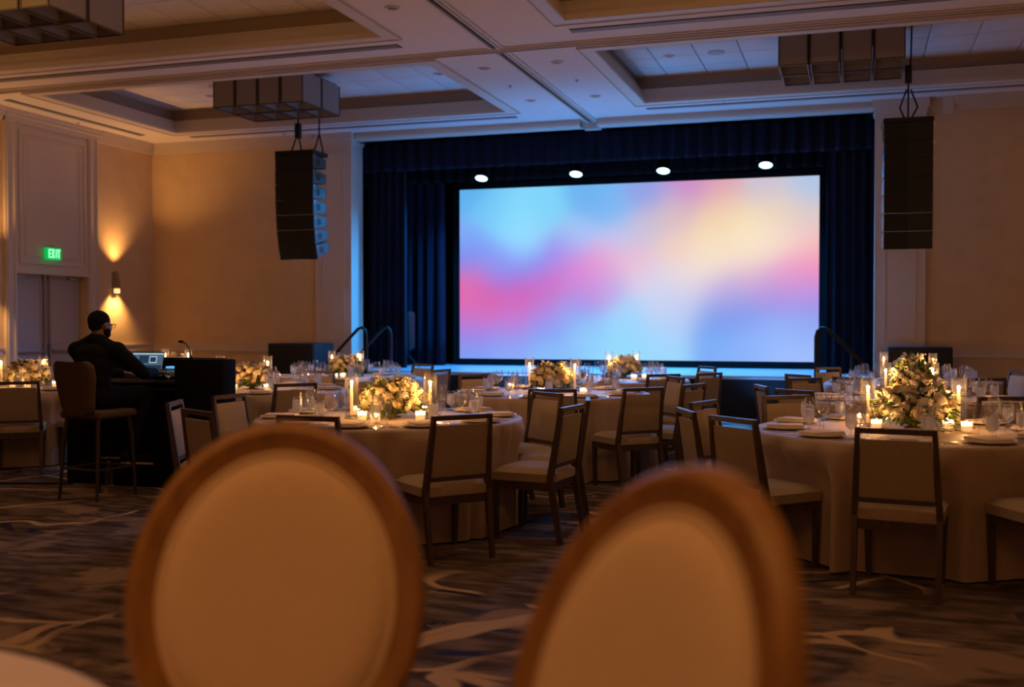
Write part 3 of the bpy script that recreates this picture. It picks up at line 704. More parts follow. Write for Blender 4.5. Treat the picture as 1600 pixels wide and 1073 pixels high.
for _i, (_k, _x, _y) in enumerate(CH):      # nobody sits closer than the knees allow
    _c = TAB[_k]; _r = math.hypot(_x-_c[0], _y-_c[1])
    if _r < 1.40: CH[_i] = (_k, _c[0]+(_x-_c[0])*1.40/_r, _c[1]+(_y-_c[1])*1.40/_r)
def cloth_mesh(seed, R=TR, ztop=.76, m=M_cloth, drop=.012, push=()):
    rnd = random.Random(seed); n = 300; b = MB(); vs = []; fs = []
    ph = [rnd.uniform(0, 2*PI) for _ in range(6)]
    NP = 23; cs = sorted([2*PI*(k+rnd.uniform(-.28, .28))/NP for k in range(NP)]); dp = [rnd.uniform(.5, 1.25) for _ in range(NP)]
    def fold(a):
        a %= 2*PI; f = 0
        for c_, q_ in zip(cs, dp):
            d_ = abs((a-c_+PI) % (2*PI)-PI)
            if d_ < .12: f -= q_*(1-d_/.12)**1.3
        return f*.95+.45+.2*math.sin(9*a+ph[2])
    def fold_(a): return .42*math.sin(17*a+ph[0]+.6*math.sin(3*a+ph[3]))+.33*math.sin(26*a+ph[1]+.9*math.sin(2*a+ph[4]))+.25*math.sin(9*a+ph[2])
    rings = [(0.0, 0, 0), (R-.02, 0, 0), (R-.004, .004, 0), (R+.003, .018, .02)]+[(R+.006+.030*t, .02+(ztop-.02-drop)*t, .05+.95*t**.5) for t in (.04, .08, .14, .22, .32, .45, .6, .8, 1)]
    for k, (r, dz, am) in enumerate(rings):
        if k == 0: vs.append((0, 0, ztop)); continue
        for i in range(n):
            a = 2*PI*i/n; rr = r+am*.125*fold(a); z = ztop-dz
            for (pa, pr) in push:            # seats press the cloth in
                da = (a-pa+PI) % (2*PI)-PI
                if abs(da) > .9: continue
                lat = abs(R*math.sin(da)); wt = min(1, max(0, (.36-lat)/.09)); wt *= min(1, max(0, (.70-z)/.19)); wt = wt*wt*(3-2*wt)
                lim = pr/max(.5, math.cos(da))
                if rr > lim: rr = rr*(1-wt)+lim*wt
            vs.append((rr*math.cos(a), rr*math.sin(a), ztop-dz))
    for i in range(n): fs.append((0, 1+i, 1+(i+1) % n))
    for j in range(len(rings)-2):
        for i in range(n): a0 = 1+j*n; k = (i+1) % n; fs.append((a0+i, a0+n+i, a0+n+k, a0+k))
    b.v = vs; b.f = fs; return b.mesh('tablecloth', m, 180)
def make_table():
    t = thing('round_table')
    MB().lathe([(.001, .72), (.95, .72), (.955, .73), (.955, .748), (.95, .754), (.001, .754)], 48).build('tabletop', M_wood, t, smooth=40)
    for k in range(4):
        a = PI/4+k*PI/2; MB().tube([(.55*math.cos(a), .55*math.sin(a), .72), (.62*math.cos(a), .62*math.sin(a), 0)], .018, 8).build('leg', M_stoolleg, t)
    return t
tp = make_table()
for i, (k, (x, y, nm)) in enumerate(TAB.items()):
    o = tp if i == 0 else copy_tree(tp); o.location = (x, y, 0)
    tag(o, 'round banquet table under its cloth, %s' % nm, 'table', 'round banquet tables')
    c = bpy.data.objects.new('tablecloth', cloth_mesh(i+3, push=[(math.atan2(b_[2]-y, b_[1]-x), math.hypot(b_[1]-x, b_[2]-y)-.278-.225-.02) for b_ in CH if b_[0] == k])); COL.objects.link(c); c.location = (x, y, .001)
    tag(c, 'floor-length champagne cloth on %s' % nm, 'tablecloth', 'champagne tablecloths')

# ------------------------------------------------------------------ banquet chairs (origin on floor below the seat centre, facing +Y)
def chair_proto():
    t = thing('banquet_chair'); W = M_wood
    lean0 = Vector((0, -.205, .42)); 
    for s in (-1, 1):
        b = MB(); b.bar((s*.213, -.275, 0), (s*.215, -.205, .42), .028, .032, w1=.032, d1=.042); b.bar((s*.215, -.205, .42), (s*.192, -.278, .895), .032, .042, w1=.026, d1=.028)
        b.build('rear_leg', W, t)
        MB().bar((s*.197, .195, 0), (s*.207, .195, .40), .026, .026, w1=.036, d1=.036).build('front_leg', W, t)
    MB().box(-.20, .18, .345, .20, .205, .40).box(-.20, -.215, .345, .20, -.19, .40).box(-.218, -.20, .345, -.195, .19, .40).box(.195, -.20, .345, .218, .19, .40).build('seat_frame', W, t)
    # seat cushion: domed top
    n = 10; b = MB(); vs = []; fs = []
    def P2(u, v):
        x = (-1+2*u); y = (-1+2*v); q = .96-.05*max(0, abs(x)*abs(y)-.5)
        w_ = .232*(1-.04*v if v < .5 else .98)
        e = (1-abs(x)**6)*(1-abs(y)**6)
        return (x*.232*(1-.02*abs(y)**4), .0+y*.225*(1-.02*abs(x)**4), .455+.035*e**.5)
    for j in range(n+1):
        for i in range(n+1): vs.append(P2(i/n, j/n))
    for j in range(n):
        for i in range(n): q = j*(n+1)+i; fs.append((q, q+1, q+n+2, q+n+1))
    b.add(vs, fs); rim = [i for i in range(n+1)]+[j*(n+1)+n for j in range(1, n+1)]+[n*(n+1)+i for i in range(n-1, -1, -1)]+[j*(n+1) for j in range(n-1, 0, -1)]
    o = len(b.v); b.v += [(b.v[k][0]*.985, b.v[k][1]*.985, .40) for k in rim]
    for k in range(len(rim)): q = (k+1) % len(rim); b.f.append((rim[q], rim[k], o+k, o+q))
    b.build('seat_cushion', M_fab, t, smooth=60)
    # upholstered back panel following the lean of the posts
    def L(z): f = (z-.42)/.475; return -.205-.073*f
    def HW(z): f = (z-.42)/.475; return .215-.023*f
    b = MB(); z0, z1 = .515, .835; nz, nx = 8, 8; vs = []; fs = []
    for sgn in (1, -1):
        for j in range(nz+1):
            for i in range(nx+1):
                z = z0+(z1-z0)*j/nz; x = (-1+2*i/nx)*(HW(z)-.018)
                e = max(0, (1-abs(-1+2*i/nx)**5)*(1-abs(-1+2*j/nz)**5))**.5
                vs.append((x, L(z)+(sgn*(.008+.013*e) if sgn > 0 else -(.008+.006*e)), z))
    M_ = (nx+1)*(nz+1)
    for s in (0, 1):
        for j in range(nz):
            for i in range(nx):
                q = s*M_+j*(nx+1)+i; f = (q, q+1, q+nx+2, q+nx+1); fs.append(f if s == 1 else tuple(reversed(f)))
    rim = [i for i in range(nx+1)]+[j*(nx+1)+nx for j in range(1, nz+1)]+[nz*(nx+1)+i for i in range(nx-1, -1, -1)]+[j*(nx+1) for j in range(nz-1, 0, -1)]
    for k in range(len(rim)): q = (k+1) % len(rim); fs.append((rim[k], rim[q], rim[q]+M_, rim[k]+M_))
    b.add(vs, fs); b.build('back_panel', M_fab, t, smooth=60)
    b = MB(); b.bar((-.192, L(.505), .505), (.192, L(.505), .505), .028, .022, x=(0, 0, 1)); b.build('lower_rail', W, t)
    b = MB(); b.bar((-.196, L(.88), .881), (.196, L(.88), .881), .030, .030, x=(0, 0, 1)); b.build('top_rail', W, t)
    return t
ORD = ['leftmost', 'second', 'third', 'fourth', 'fifth', 'sixth', 'seventh', 'eighth', 'ninth', 'tenth', 'eleventh', 'twelfth', 'thirteenth', 'fourteenth', 'fifteenth', 'sixteenth', 'seventeenth', 'eighteenth', 'nineteenth', 'twentieth']
CR = Vector((math.cos(math.radians(17.87)), math.sin(math.radians(17.87)))); CF = Vector((-CR.y, CR.x))
def sx_of(x, y): v = Vector((x, y)); return v.dot(CR)/v.dot(CF)
def ordinal(i, n):
    if n == 1: return 'only'
    if i == 0: return 'leftmost'
    if i == n-1: return 'rightmost'
    return ORD[i]+' from left'
cp = chair_proto(); cnt = {}
for i, (k, x, y) in enumerate(CH):
    cx, cy, nm = TAB[k]; d = Vector((cx-x, cy-y)); d.normalize()
    rz = math.atan2(d.y, d.x)-PI/2+random.uniform(-.09, .09)
    if k == 'T1' and abs(x+2.27) < .01: rz += .16
    if k == 'T2' and abs(x-.21) < .01: rz -= .02
    o = cp if i == 0 else copy_tree(cp)
    f = Vector((-math.sin(rz), math.cos(rz)))
    o.location = (x+f.x*.278, y+f.y*.278, 0); o.rotation_euler.z = rz
    sib = sorted([sx_of(a, b) for (kk, a, b) in CH if kk == k]); idx = sib.index(sx_of(x, y))
    look = f.dot(Vector((x, y)).normalized())
    pose = 'seen from behind' if look > .5 else ('seen from the front' if look < -.5 else 'seen from the side')
    tag(o, '%s chair %s, at %s' % (ordinal(idx, len(sib)), pose, nm), 'chair', 'banquet chairs around the tables')

# ------------------------------------------------------------------ tableware prototypes (meshes only)
def wine_me(s=1.0, r=.041):
    z = lambda v: v*s
    prof = [(.034, 0), (.036, .002), (.02, .005), (.005, .010), (.0038, .03), (.0038, z(.085)), (.008, z(.095)), (r*.72, z(.112)), (r, z(.145)), (r*.97, z(.172)), (r*.80, z(.215)), (r*.79, z(.2165))]
    return MB().lathe(prof, 18, cap=False).mesh('wine_glass', M_glass, 180)
WG1 = wine_me(1.0); WG2 = wine_me(.90, .036)
def goblet_me():
    prof = [(.033, 0), (.034, .002), (.018, .006), (.006, .012), (.006, .038), (.014, .046), (.032, .06), (.039, .09), (.038, .12), (.034, .16), (.033, .161)]
    return MB().lathe(prof, 18, cap=False).mesh('water_goblet', M_glass, 180)
GOB = goblet_me(); WAT = MB().lathe([(.004, .051), (.029, .063), (.0355, .09), (.0352, .12), (.034, .138), (.001, .138)], 16, cap=False).mesh('iced_water', M_water, 60)
PL_ = MB().lathe([(.001, .002), (.09, .0), (.095, .004), (.14, .012), (.15, .016), (.149, .019), (.138, .016), (.092, .009), (.001, .008)], 32, cap=False).mesh('dinner_plate', M_plate, 60)
def napkin_me():
    b = MB(); b.box(-.085, -.12, .0, .085, .12, .008, .0035); b.box(-.080, -.118, .007, .076, .117, .015, .0035); b.box(-.084, -.112, .014, .066, .115, .022, .0035)
    return b.mesh('folded_napkin', M_napkin, 60)
NAP = napkin_me()
def fork_me():
    b = MB(); b.bar((0, -.10, .003), (0, .03, .004), .010, .003, w1=.006); b.bar((0, .03, .004), (0, .055, .003), .006, .003, w1=.022)
    for k in (-1.5, -.5, .5, 1.5): b.bar((k*.006, .053, .003), (k*.006, .10, .006), .003, .003)
    return b.mesh('fork', M_silver)
def knife_me():
    b = MB(); b.bar((0, -.11, .004), (0, 0, .004), .014, .005, w1=.010); b.bar((0, 0, .004), (0, .12, .003), .012, .002, w1=.016); return b.mesh('knife', M_silver)
def spoon_me():
    b = MB(); b.bar((0, -.10, .003), (0, .045, .004), .010, .003, w1=.005); b.ball((0, .068, .006), (.019, .03, .004), 12, 6); return b.mesh('spoon', M_silver, 60)
FO, KN, SP = fork_me(), knife_me(), spoon_me()
ITEMS = []
def settle(tk, n, ph, cutlery, skip=(), nwater=10):
    cx, cy, nm = TAB[tk]
    out = {}
    for k in range(n):
        if k in skip: continue
        a = ph+2*PI*k/n; rad = Vector((math.cos(a), math.sin(a))); tan = Vector((-rad.y, rad.x)); rz = a+PI/2   # local +Y towards the centre
        right = -tan*-1   # diner faces the centre: their right-hand side
        inw = -rad; right = Vector((inw.y, -inw.x))
        def at(r, t): return (cx+rad.x*r+right.x*t, cy+rad.y*r+right.y*t)
        def put(name, me, r, t, z, rr=0):
            x, y = at(r, t); o = bpy.data.objects.new(name, me); COL.objects.link(o); o.location = (x, y, z); o.rotation_euler.z = rz+PI+rr if False else math.atan2(inw.y, inw.x)-PI/2+rr
            out.setdefault(name, []).append(o); return o
        j = random.uniform(-.01, .01)
        put('dinner_plate', PL_, .785, j, .762); put('folded_napkin', NAP, .785, j, .7725, random.uniform(-.15, .15)+PI/2*0)
        if cutlery:
            put('fork', FO, .79, -.185, .762, random.uniform(-.05, .05)); put('fork', FO, .79, -.215, .762, random.uniform(-.05, .05))
            put('knife', KN, .79, .185, .762, random.uniform(-.05, .05)); put('spoon', SP, .79, .215, .762, random.uniform(-.05, .05))
        put('tall_wine_glass', WG1, .56, .10+j, .762); put('small_wine_glass', WG2, .60, .185+j, .762)
        g = put('water_goblet', GOB, .655, .115+j*2, .762)
        w_ = bpy.data.objects.new('iced_water', WAT); COL.objects.link(w_); w_.parent = g
    desc = {'dinner_plate': ('white rimmed dinner plate under a napkin', 'plate'), 'folded_napkin': ('ivory napkin folded on a plate', 'napkin'), 'fork': ('silver fork beside a plate', 'fork'),
            'knife': ('silver table knife beside a plate', 'knife'), 'spoon': ('silver spoon beside a plate', 'spoon'), 'tall_wine_glass': ('taller empty wine glass', 'wine glass'),
            'small_wine_glass': ('smaller empty wine glass', 'wine glass'), 'water_goblet': ('goblet of iced water', 'water glass')}
    for name, L in out.items():
        L.sort(key=lambda o: sx_of(o.location.x, o.location.y)); d, cat = desc[name]
        for i, o in enumerate(L):
            if True: tag(o, '%s %s, %s' % (ordinal(i, len(L)), d, nm), cat, '%s on %s' % ({'tall_wine_glass': 'tall wine glasses', 'small_wine_glass': 'small wine glasses', 'knife': 'knives'}.get(name, name.replace('_', ' ')+'s'), nm))
            else: tag(o, '%s on %s' % (d, nm), cat, '%s on %s' % ({'tall_wine_glass': 'tall wine glasses', 'small_wine_glass': 'small wine glasses', 'knife': 'knives'}.get(name, name.replace('_', ' ')+'s'), nm))
CHA = {'T1': math.radians(-49), 'T2': math.radians(-95), 'T3': math.radians(-50)}
for tk, n, ph, cut in (('T1', 10, CHA['T1'], 1), ('T2', 10, CHA['T2'], 1), ('T3', 10, CHA['T3'], 1), ('T4', 10, .3, 0), ('T5', 10, .1, 0), ('T6', 10, .5, 0), ('T7', 10, .2, 0), ('T9', 10, .4, 0), ('T10', 10, .0, 0)):
    settle(tk, n, ph, cut)

# ------------------------------------------------------------------ candles
CYL = MB().lathe([(.001, .004), (.047, .004), (.05, .008), (.05, .335), (.0475, .335), (.0475, .012), (.001, .010)], 24, cap=False).mesh('glass_cylinder', M_glass2, 50)
TAP = MB().lathe([(.012, .012), (.0115, .207), (.008, .214), (.001, .215)], 12).mesh('taper', M_wax, 50)
FOOT = MB().lathe([(.001, 0), (.052, 0), (.054, .004), (.05, .012), (.02, .016), (.016, .03), (.001, .03)], 20).mesh('candle_foot', M_glass, 50)
FLM = MB().lathe([(.001, .0), (.006, .006), (.0085, .016), (.007, .028), (.003, .042), (.0005, .05)], 10).mesh('flame', M_flame, 180)
VCUP = MB().lathe([(.001, .002), (.030, .002), (.034, .006), (.036, .07), (.034, .07), (.032, .01), (.001, .008)], 20, cap=False).mesh('glass_cup', M_frost, 50)
VWX = MB().lathe([(.001, .010), (.0305, .010), (.0325, .045), (.025, .047), (.001, .044)], 16).mesh('votive_wax', M_vwax, 50)
FLV = MB().lathe([(.001, .044), (.0045, .048), (.006, .055), (.003, .066), (.0005, .072)], 8).mesh('flame', M_flame, 180)
WICK = MB().tube([(0, 0, .205), (0, 0, .226)], .0012, 5).mesh('wick', M_dark)
CN = {'T1': [(-.22, -.18), (.34, -.05)], 'T2': [(-.25, .14), (.32, .28)], 'T3': [(-.37, .46), (.16, .30)], 'T4': [(-.61, .32), (-.12, .48)], 'T5': [(-.32, .24), (.03, .35)],
      'T6': [(-.08, .30), (.22, .57)], 'T7': [(-.40, .13), (.04, .27)], 'T8': [(-.38, .26), (-.08, .36)], 'T9': [(-.24, -.02), (.17, .11)], 'T10': [(-.29, .9), (.25, .55)]}
VN = {'T1': [(-.06, -.34), (.09, -.44), (.33, -.21), (-.30, .05), (.12, .35)], 'T2': [(-.20, -.06), (.24, .08), (.34, -.06), (-.3, .35)], 'T3': [(.40, -.30), (.01, -.42), (-.5, .2)], 'T4': [(.28, -.20), (-.04, -.31), (-.4, .1)], 'T5': [(.04, -.37), (.13, -.34)],
      'T6': [(.35, -.25), (.47, -.15), (-.4, .1)], 'T7': [(-.01, -.13), (.24, -.19), (.35, .1)], 'T8': [(.2, 0)], 'T9': [(-.17, -.38), (.3, .3)], 'T10': [(.1, .1)]}
PW1, PW2 = 11, 3.8
for tk, L in CN.items():
    cx, cy, nm = TAB[tk]
    for i, (dx, dy) in enumerate(L):
        t = thing('hurricane_candle', '%s lit taper candle in a tall glass cylinder on %s' % ('left' if i == 0 else 'right', nm), 'candle', (cx+dx, cy+dy, .762), 0, 'tall candles in glass cylinders')
        inst('glass_cylinder', CYL, t); inst('glass_foot', FOOT, t); tp_ = inst('taper', TAP, t, (0, 0, .012)); inst('wick', WICK, tp_); inst('flame', FLM, tp_, (0, 0, .216))
        light('POINT', 'candle_light', (0, 0, .25), PW1, (1, .46, .13), tp_, shadow_soft_size=.012)
for tk, L in VN.items():
    cx, cy, nm = TAB[tk]; L = sorted(L, key=lambda p: sx_of(cx+p[0], cy+p[1]))
    for i, (dx, dy) in enumerate(L):
        t = thing('votive_candle', '%s glowing votive candle in glass, %s' % (ordinal(i, len(L)), nm), 'candle', (cx+dx, cy+dy, .762), 0, 'votive candles')
        inst('glass_cup', VCUP, t); wx = inst('wax', VWX, t); inst('flame', FLV, wx)
        light('POINT', 'votive_light', (0, 0, .062), PW2, (1, .46, .13), wx, shadow_soft_size=.008)

# ------------------------------------------------------------------ flower arrangements
def petal_flower(seed, m, layers=((.010, 3, 78), (.018, 4, 66), (.026, 5, 54), (.034, 5, 42), (.041, 6, 26), (.047, 6, 8)), ruff=.0025):
    """nested cupped petals, each a patch of a bowl flaring at its lip"""
    rnd = random.Random(seed); b = MB()
    for r, n, top in layers:
        a0 = rnd.uniform(0, 6.28); span = 2*PI/n*.80
        for k in range(n):
            a = a0+2*PI*k/n; rr = r*rnd.uniform(.95, 1.07); vs = []; fs = []
            for j in range(5):
                for i in range(5):
                    u = -1+i/2; v = j/4; th = math.radians(-62+(top+62)*v*(1-.10*u*u)); ph = a+u*span*(1-.12*v)
                    q = rr*(1+.20*v**4+.05*(1 if (k+i) % 2 else -1)*v**3)
                    vs.append((q*math.cos(th)*math.cos(ph), q*math.cos(th)*math.sin(ph), q*math.sin(th)*.85+rnd.uniform(-1, 1)*ruff*v))
            for j in range(4):
                for i in range(4): q = j*5+i; fs.append((q, q+1, q+6, q+5))
            b.add(vs, fs)
    return b.mesh('rose', m, 180)
ROSES = [petal_flower(1, M_rose), petal_flower(2, M_rose2), petal_flower(3, M_blush), petal_flower(4, M_rose, ruff=.007)]
def puff_me(seed, m):   # hydrangea / stock head of many small florets
    rnd = random.Random(seed); b = MB()
    for k in range(46):
        ga = k*2.39996; z = 1-1.7*k/46; r = math.sqrt(max(0, 1-z*z)); d = Vector((r*math.cos(ga), r*math.sin(ga), z)); c = d*.045*rnd.uniform(.88, 1.08)
        q = d.to_track_quat('Z', 'Y').to_matrix(); vs = [c]
        for i in range(8):
            a = i*PI/4; rr = .014 if i % 2 == 0 else .006; vs.append(c+q @ Vector((rr*math.cos(a), rr*math.sin(a), .003 if i % 2 == 0 else 0)))
        b.add(vs, [(0, 1+i, 1+(i+1) % 8) for i in range(8)])
    b.ball((0, 0, 0), .034, 10, 6)
    return b.mesh('hydrangea', m)
PUFF = [puff_me(1, M_rose2), puff_me(2, M_rose)]
def foliage_me(seed, R=.25, H=.17, n=330):
    rnd = random.Random(seed); b = MB()
    for k in range(n):
        a = rnd.uniform(0, 2*PI); e = rnd.uniform(-.35, 1.25); s = rnd.uniform(.35, 1.0)**.5
        c = Vector((R*s*math.cos(a)*math.cos(e), R*s*math.sin(a)*math.cos(e), .10+H*s*math.sin(e)))
        d = Vector((math.cos(a)*math.cos(e)+rnd.uniform(-.5, .5), math.sin(a)*math.cos(e)+rnd.uniform(-.5, .5), math.sin(e)*.8+rnd.uniform(-.5, .3))).normalized()
        sd = d.cross(Vector((rnd.uniform(-1, 1), rnd.uniform(-1, 1), 1))).normalized(); up = sd.cross(d)
        Ln = rnd.uniform(.035, .075); Wd_ = Ln*rnd.uniform(.2, .36)
        pts = [c, c+d*Ln*.45+sd*Wd_-up*.004, c+d*Ln*.5+up*.004, c+d*Ln*.45-sd*Wd_-up*.004, c+d*Ln-up*.01]
        b.add(pts, [(0, 1, 2), (0, 2, 3), (1, 4, 2), (2, 4, 3)])
    # a core of moss so that one cannot look through
    b.ball((0, 0, .12), (R*.62, R*.62, H*.60), 14, 8)
    for k in range(7):   # feathery fronds hanging over the rim
        a = rnd.uniform(0, 2*PI); base_ = Vector((math.cos(a)*R*.6, math.sin(a)*R*.6, .08)); dr = Vector((math.cos(a), math.sin(a), -.18))
        for q in range(12):
            p = base_+dr*q*.017+Vector((0, 0, -.0008*q*q)); 
            for s in (-1, 1):
                sd = Vector((-math.sin(a), math.cos(a), .1))*s; l = .045*(1-q/16)
                b.add([p, p+sd*l*.6+dr*.012+Vector((0, 0, .004)), p+sd*l+dr*.03, p+sd*l*.5+dr*.02], [(0, 1, 2, 3)])
    b.v = [(v[0], v[1], max(v[2], .006+.004*(k % 3))) for k, v in enumerate(b.v)]
    return b.mesh('foliage', M_leaf)
FOL = [foliage_me(1), foliage_me(2)]
BOWL = MB().lathe([(.055, 0), (.06, .006), (.03, .014), (.022, .03), (.03, .045), (.075, .06), (.10, .085), (.105, .115), (.10, .115), (.09, .08), (.02, .06)], 24, cap=False).mesh('compote_bowl', M_bowl, 60)
def spray_me(seed):
    rnd = random.Random(seed); b = MB(); h = .15; b.tube([(0, 0, 0), (.01, 0, h*.6), (.0, .01, h)], .0022, 5)
    for k in range(9):
        p = Vector((rnd.uniform(-.02, .02), rnd.uniform(-.02, .02), h*(.45+.6*k/9))); b.ball(p, .011*(1-.05*k), 6, 4)
        for q in range(3):
            a = rnd.uniform(0, 6.28); b.add([p, p+Vector((math.cos(a)*.016, math.sin(a)*.016, .008)), p+Vector((math.cos(a+.6)*.02, math.sin(a+.6)*.02, .002))], [(0, 1, 2)])
    return b.mesh('flower_spray', M_rose, 60)
SPR = [spray_me(1), spray_me(2)]
FC = {'T1': (.02, .02, 1.0, 1.0), 'T2': (.03, .18, 1.12, 1.05), 'T3': (-.10, .36, .92, 1.0), 'T4': (-.05, .05, .85, .95), 'T5': (-.12, .25, .9, 1.0), 'T6': (.09, .42, .85, .95), 'T7': (-.10, .20, 1.0, 1.0), 'T8': (-.20, .30, .8, .95), 'T9': (.0, .07, .9, 1.25), 'T10': (.0, .6, .8, 1.1)}
TINT = {'T2': (1, 0, 1, 2, 1), 'T3': (0, 0, 3, 0, 1), 'T9': (1, 1, 0, 1, 1)}
for ti, (tk, (dx, dy, S, SH)) in enumerate(FC.items()):
    cx, cy, nm = TAB[tk]; rnd = random.Random(40+ti)
    ang = math.atan2(CN[tk][-1][1]-CN[tk][0][1], CN[tk][-1][0]-CN[tk][0][0])
    t = thing('flower_centrepiece', 'bowl of cream flowers and greenery on %s' % nm, 'flowers', (cx+dx, cy+dy, .762), 0, 'floral centrepieces')
    inst('compote_bowl', BOWL, t)
    f = inst('foliage', FOL[ti % 2], t, (0, 0, 0), (0, 0, ti), (S*.95, S*.95, SH)); f['kind'] = 'stuff'
    n = 40
    pal = TINT.get(tk, (0, 3, 0, 1, 0))
    for k in range(n):
        ga = k*2.39996+ti; z = .98-1.08*(k+.3)/n; r = math.sqrt(max(0, 1-z*z))
        d = Vector((r*math.cos(ga), r*math.sin(ga), z)); j = rnd.uniform(.86, 1.10)
        p = Vector((d.x*.215*S*j, d.y*.215*S*j, .10+max(-.03, d.z)*.165*SH*j))
        nrm = Vector((d.x, d.y, d.z*.8+.35)).normalized(); e = nrm.to_track_quat('Z', 'Y').to_euler()
        if k % 5 == 3: inst('hydrangea', PUFF[k % 2], t, p, tuple(e), (1.0, 1.0, 1.0))
        else:
            s = rnd.uniform(.72, .98); inst('rose', ROSES[pal[k % 5]], t, p, (e.x, e.y, rnd.uniform(0, 6)), (s, s, s))
    for k in range(5):
        a = rnd.uniform(0, 2*PI); inst('flower_spray', SPR[k % 2], t, (math.cos(a)*.13*S, math.sin(a)*.13*S, .17*SH), (math.cos(a+PI/2)*.35, math.sin(a+PI/2)*.35, a), (1, 1, SH*.9))

# ------------------------------------------------------------------ near guest table corner and its oval-back chairs
NX, NY = -1.84, .84
o = copy_tree(tp); o.location = (NX, NY, 0); tag(o, 'round table under the ivory cloth at the lower left corner', 'table', 'round banquet tables')
c = bpy.data.objects.new('tablecloth', cloth_mesh(77, m=M_cloth2, push=[(math.atan2(.57, .98), .86)])); COL.objects.link(c); c.location = (NX, NY, .001); tag(c, 'blurred ivory tablecloth at the lower left corner of the picture', 'tablecloth')
def oval_proto():
    t = thing('oval_back_chair')
    A, Bz, zc = .235, .275, .955; lean = math.radians(17); zb = .62
    def pt(x, z, d):   # back plane leaning back (-Y) with height, slight wrap
        s = (z-zb); return Vector((x, -.24-s*math.tan(lean)+d+.35*x*x, z))
    n = 56; vs = []; fs = []
    # moulded oval frame: profile swept round the ellipse
    prof = [(-.030, -.012), (-.026, .012), (-.012, .022), (.006, .018), (.012, .024), (.024, .020), (.032, .006), (.032, -.016), (.0, -.024), (-.026, -.020)]
    for i in range(n):
        a = 2*PI*i/n
        for (dr, dd) in prof: vs.append(pt((A+dr)*math.cos(a), zc+(Bz+dr)*math.sin(a), dd))
    k = len(prof)
    for i in range(n):
        for j in range(k): a0 = i*k+j; b0 = i*k+(j+1) % k; c0 = ((i+1) % n)*k; fs.append((a0, b0, c0+(j+1) % k, c0+j))
    MB().add(vs, fs).build('oval_frame', M_gold, t, smooth=70)
    def pad(sgn, h, name):
        vs = [pt(0, zc, sgn*(h+.008))]; fs = []; R = 10
        for j in range(1, R+1):
            q = j/R
            for i in range(n):
                a = 2*PI*i/n; e = h*(1-q**7)**.6; vs.append(pt((A-.022)*q*math.cos(a), zc+(Bz-.022)*q*math.sin(a), sgn*(.008+e)))
        for i in range(n): f = (0, 1+i, 1+(i+1) % n); fs.append(f)
        for j in range(R-1):
            for i in range(n): p = 1+j*n+i; q_ = 1+j*n+(i+1) % n; fs.append((p, p+n, q_+n, q_))
        MB().add(vs, fs).build(name, M_fab2, t, smooth=180)
        pts = [pt((A-.026)*math.cos(2*PI*i/n), zc+(Bz-.026)*math.sin(2*PI*i/n), sgn*.016) for i in range(n+1)]
        MB().tube(pts, .006, 6, cap=False).build('piping', M_fab2, t, smooth=180)
    pad(1, .034, 'front_pad'); pad(-1, .018, 'rear_pad')
    # stiles joining oval to seat, seat, legs
    for s in (-1, 1):
        MB().bar(pt(s*.10, .70, 0), (s*.15, -.235, .56), .034, .03).build('stile', M_gold, t)
        MB().lathe([(.013, 0), (.017, .06), (.022, .46), (.028, .50), (.028, .56)], 12, cx=s*.21, cy=.21).build('leg', M_gold, t, smooth=50)
        MB().bar((s*.19, -.28, 0), (s*.185, -.225, .56), .03, .03, w1=.04, d1=.04).build('leg', M_gold, t)
    MB().lathe([(.235, .54), (.25, .545), (.25, .60), (.24, .605)], 40, mtx=Matrix.Diagonal((1, .98, 1, 1))).build('seat_rail', M_gold, t, smooth=50)
    MB().lathe([(.238, .60), (.245, .625), (.22, .665), (.14, .682), (.001, .69)], 40, mtx=Matrix.Diagonal((1, .98, 1, 1))).build('seat_cushion', M_fab2, t, smooth=80)
    return t
op = oval_proto()
for i, (x, y, rz, l) in enumerate([(-1.005, 1.723, math.radians(205), 'large blurred oval-back chair with honey wood frame, left of the two in front'),
                                   (-.25, 1.343, math.radians(138), 'blurred oval-back chair turned to the left, right of the two in front')]):
    o = op if i == 0 else copy_tree(op); f = Vector((-math.sin(rz), math.cos(rz)))
    o.location = (x+f.x*.342, y+f.y*.342, 0); o.rotation_euler.z = rz; tag(o, l, 'chair', 'oval-back chairs in front')
    if i == 1: o.rotation_euler.y = 0

# ------------------------------------------------------------------ sound desk
dk = thing('sound_desk', 'black draped desk with laptop and mixer where the man works', 'desk', (0, 0, 0))
X0, X1, Y0, Y1 = -6.83, -5.61, 7.98, 8.64
MB().box(X0, Y0-.06, .925, X1, Y1, .95, .004).build('desk_top', M_plastic, dk, smooth=40)
MB().box(X0+.02, Y0-.072, .93, X1, Y0-.058, .945).box(X0+.02, Y0-.02, .865, X1, Y0-.005, .88).build('metal_edge', M_steel, dk)
MB().box(X0+.01, Y0, 0, X1, Y0+.01, .925).box(X0, Y0, 0, X0+.01, Y1, .925).build('black_skirt', M_black, dk)
MB().box(-6.95, Y1, 0, X1, Y1+.04, 1.125).build('back_screen', M_black, dk)
rk = thing('privacy_drape', 'tall black draped divider standing right of the laptop', 'drape', (0, 0, 0))
MB().box(-5.60, 7.86, 0, -5.12, 8.07, 1.14, .012).build('drape', M_black, rk, smooth=40)
lp = thing('laptop', 'open laptop with a lit mixing screen in front of the man', 'laptop', (-6.29, 8.28, .952), math.radians(3))
MB().box(-.17, -.12, 0, .17, .12, .016, .004).build('keyboard_base', M_plastic, lp, smooth=40)
T_ = Matrix.Translation((0, .12, .012)) @ Matrix.Rotation(math.radians(-14), 4, 'X')
MB().box(-.17, 0, 0, .17, .008, .225, .003, mtx=T_).build('lid', M_plastic, lp, smooth=40)
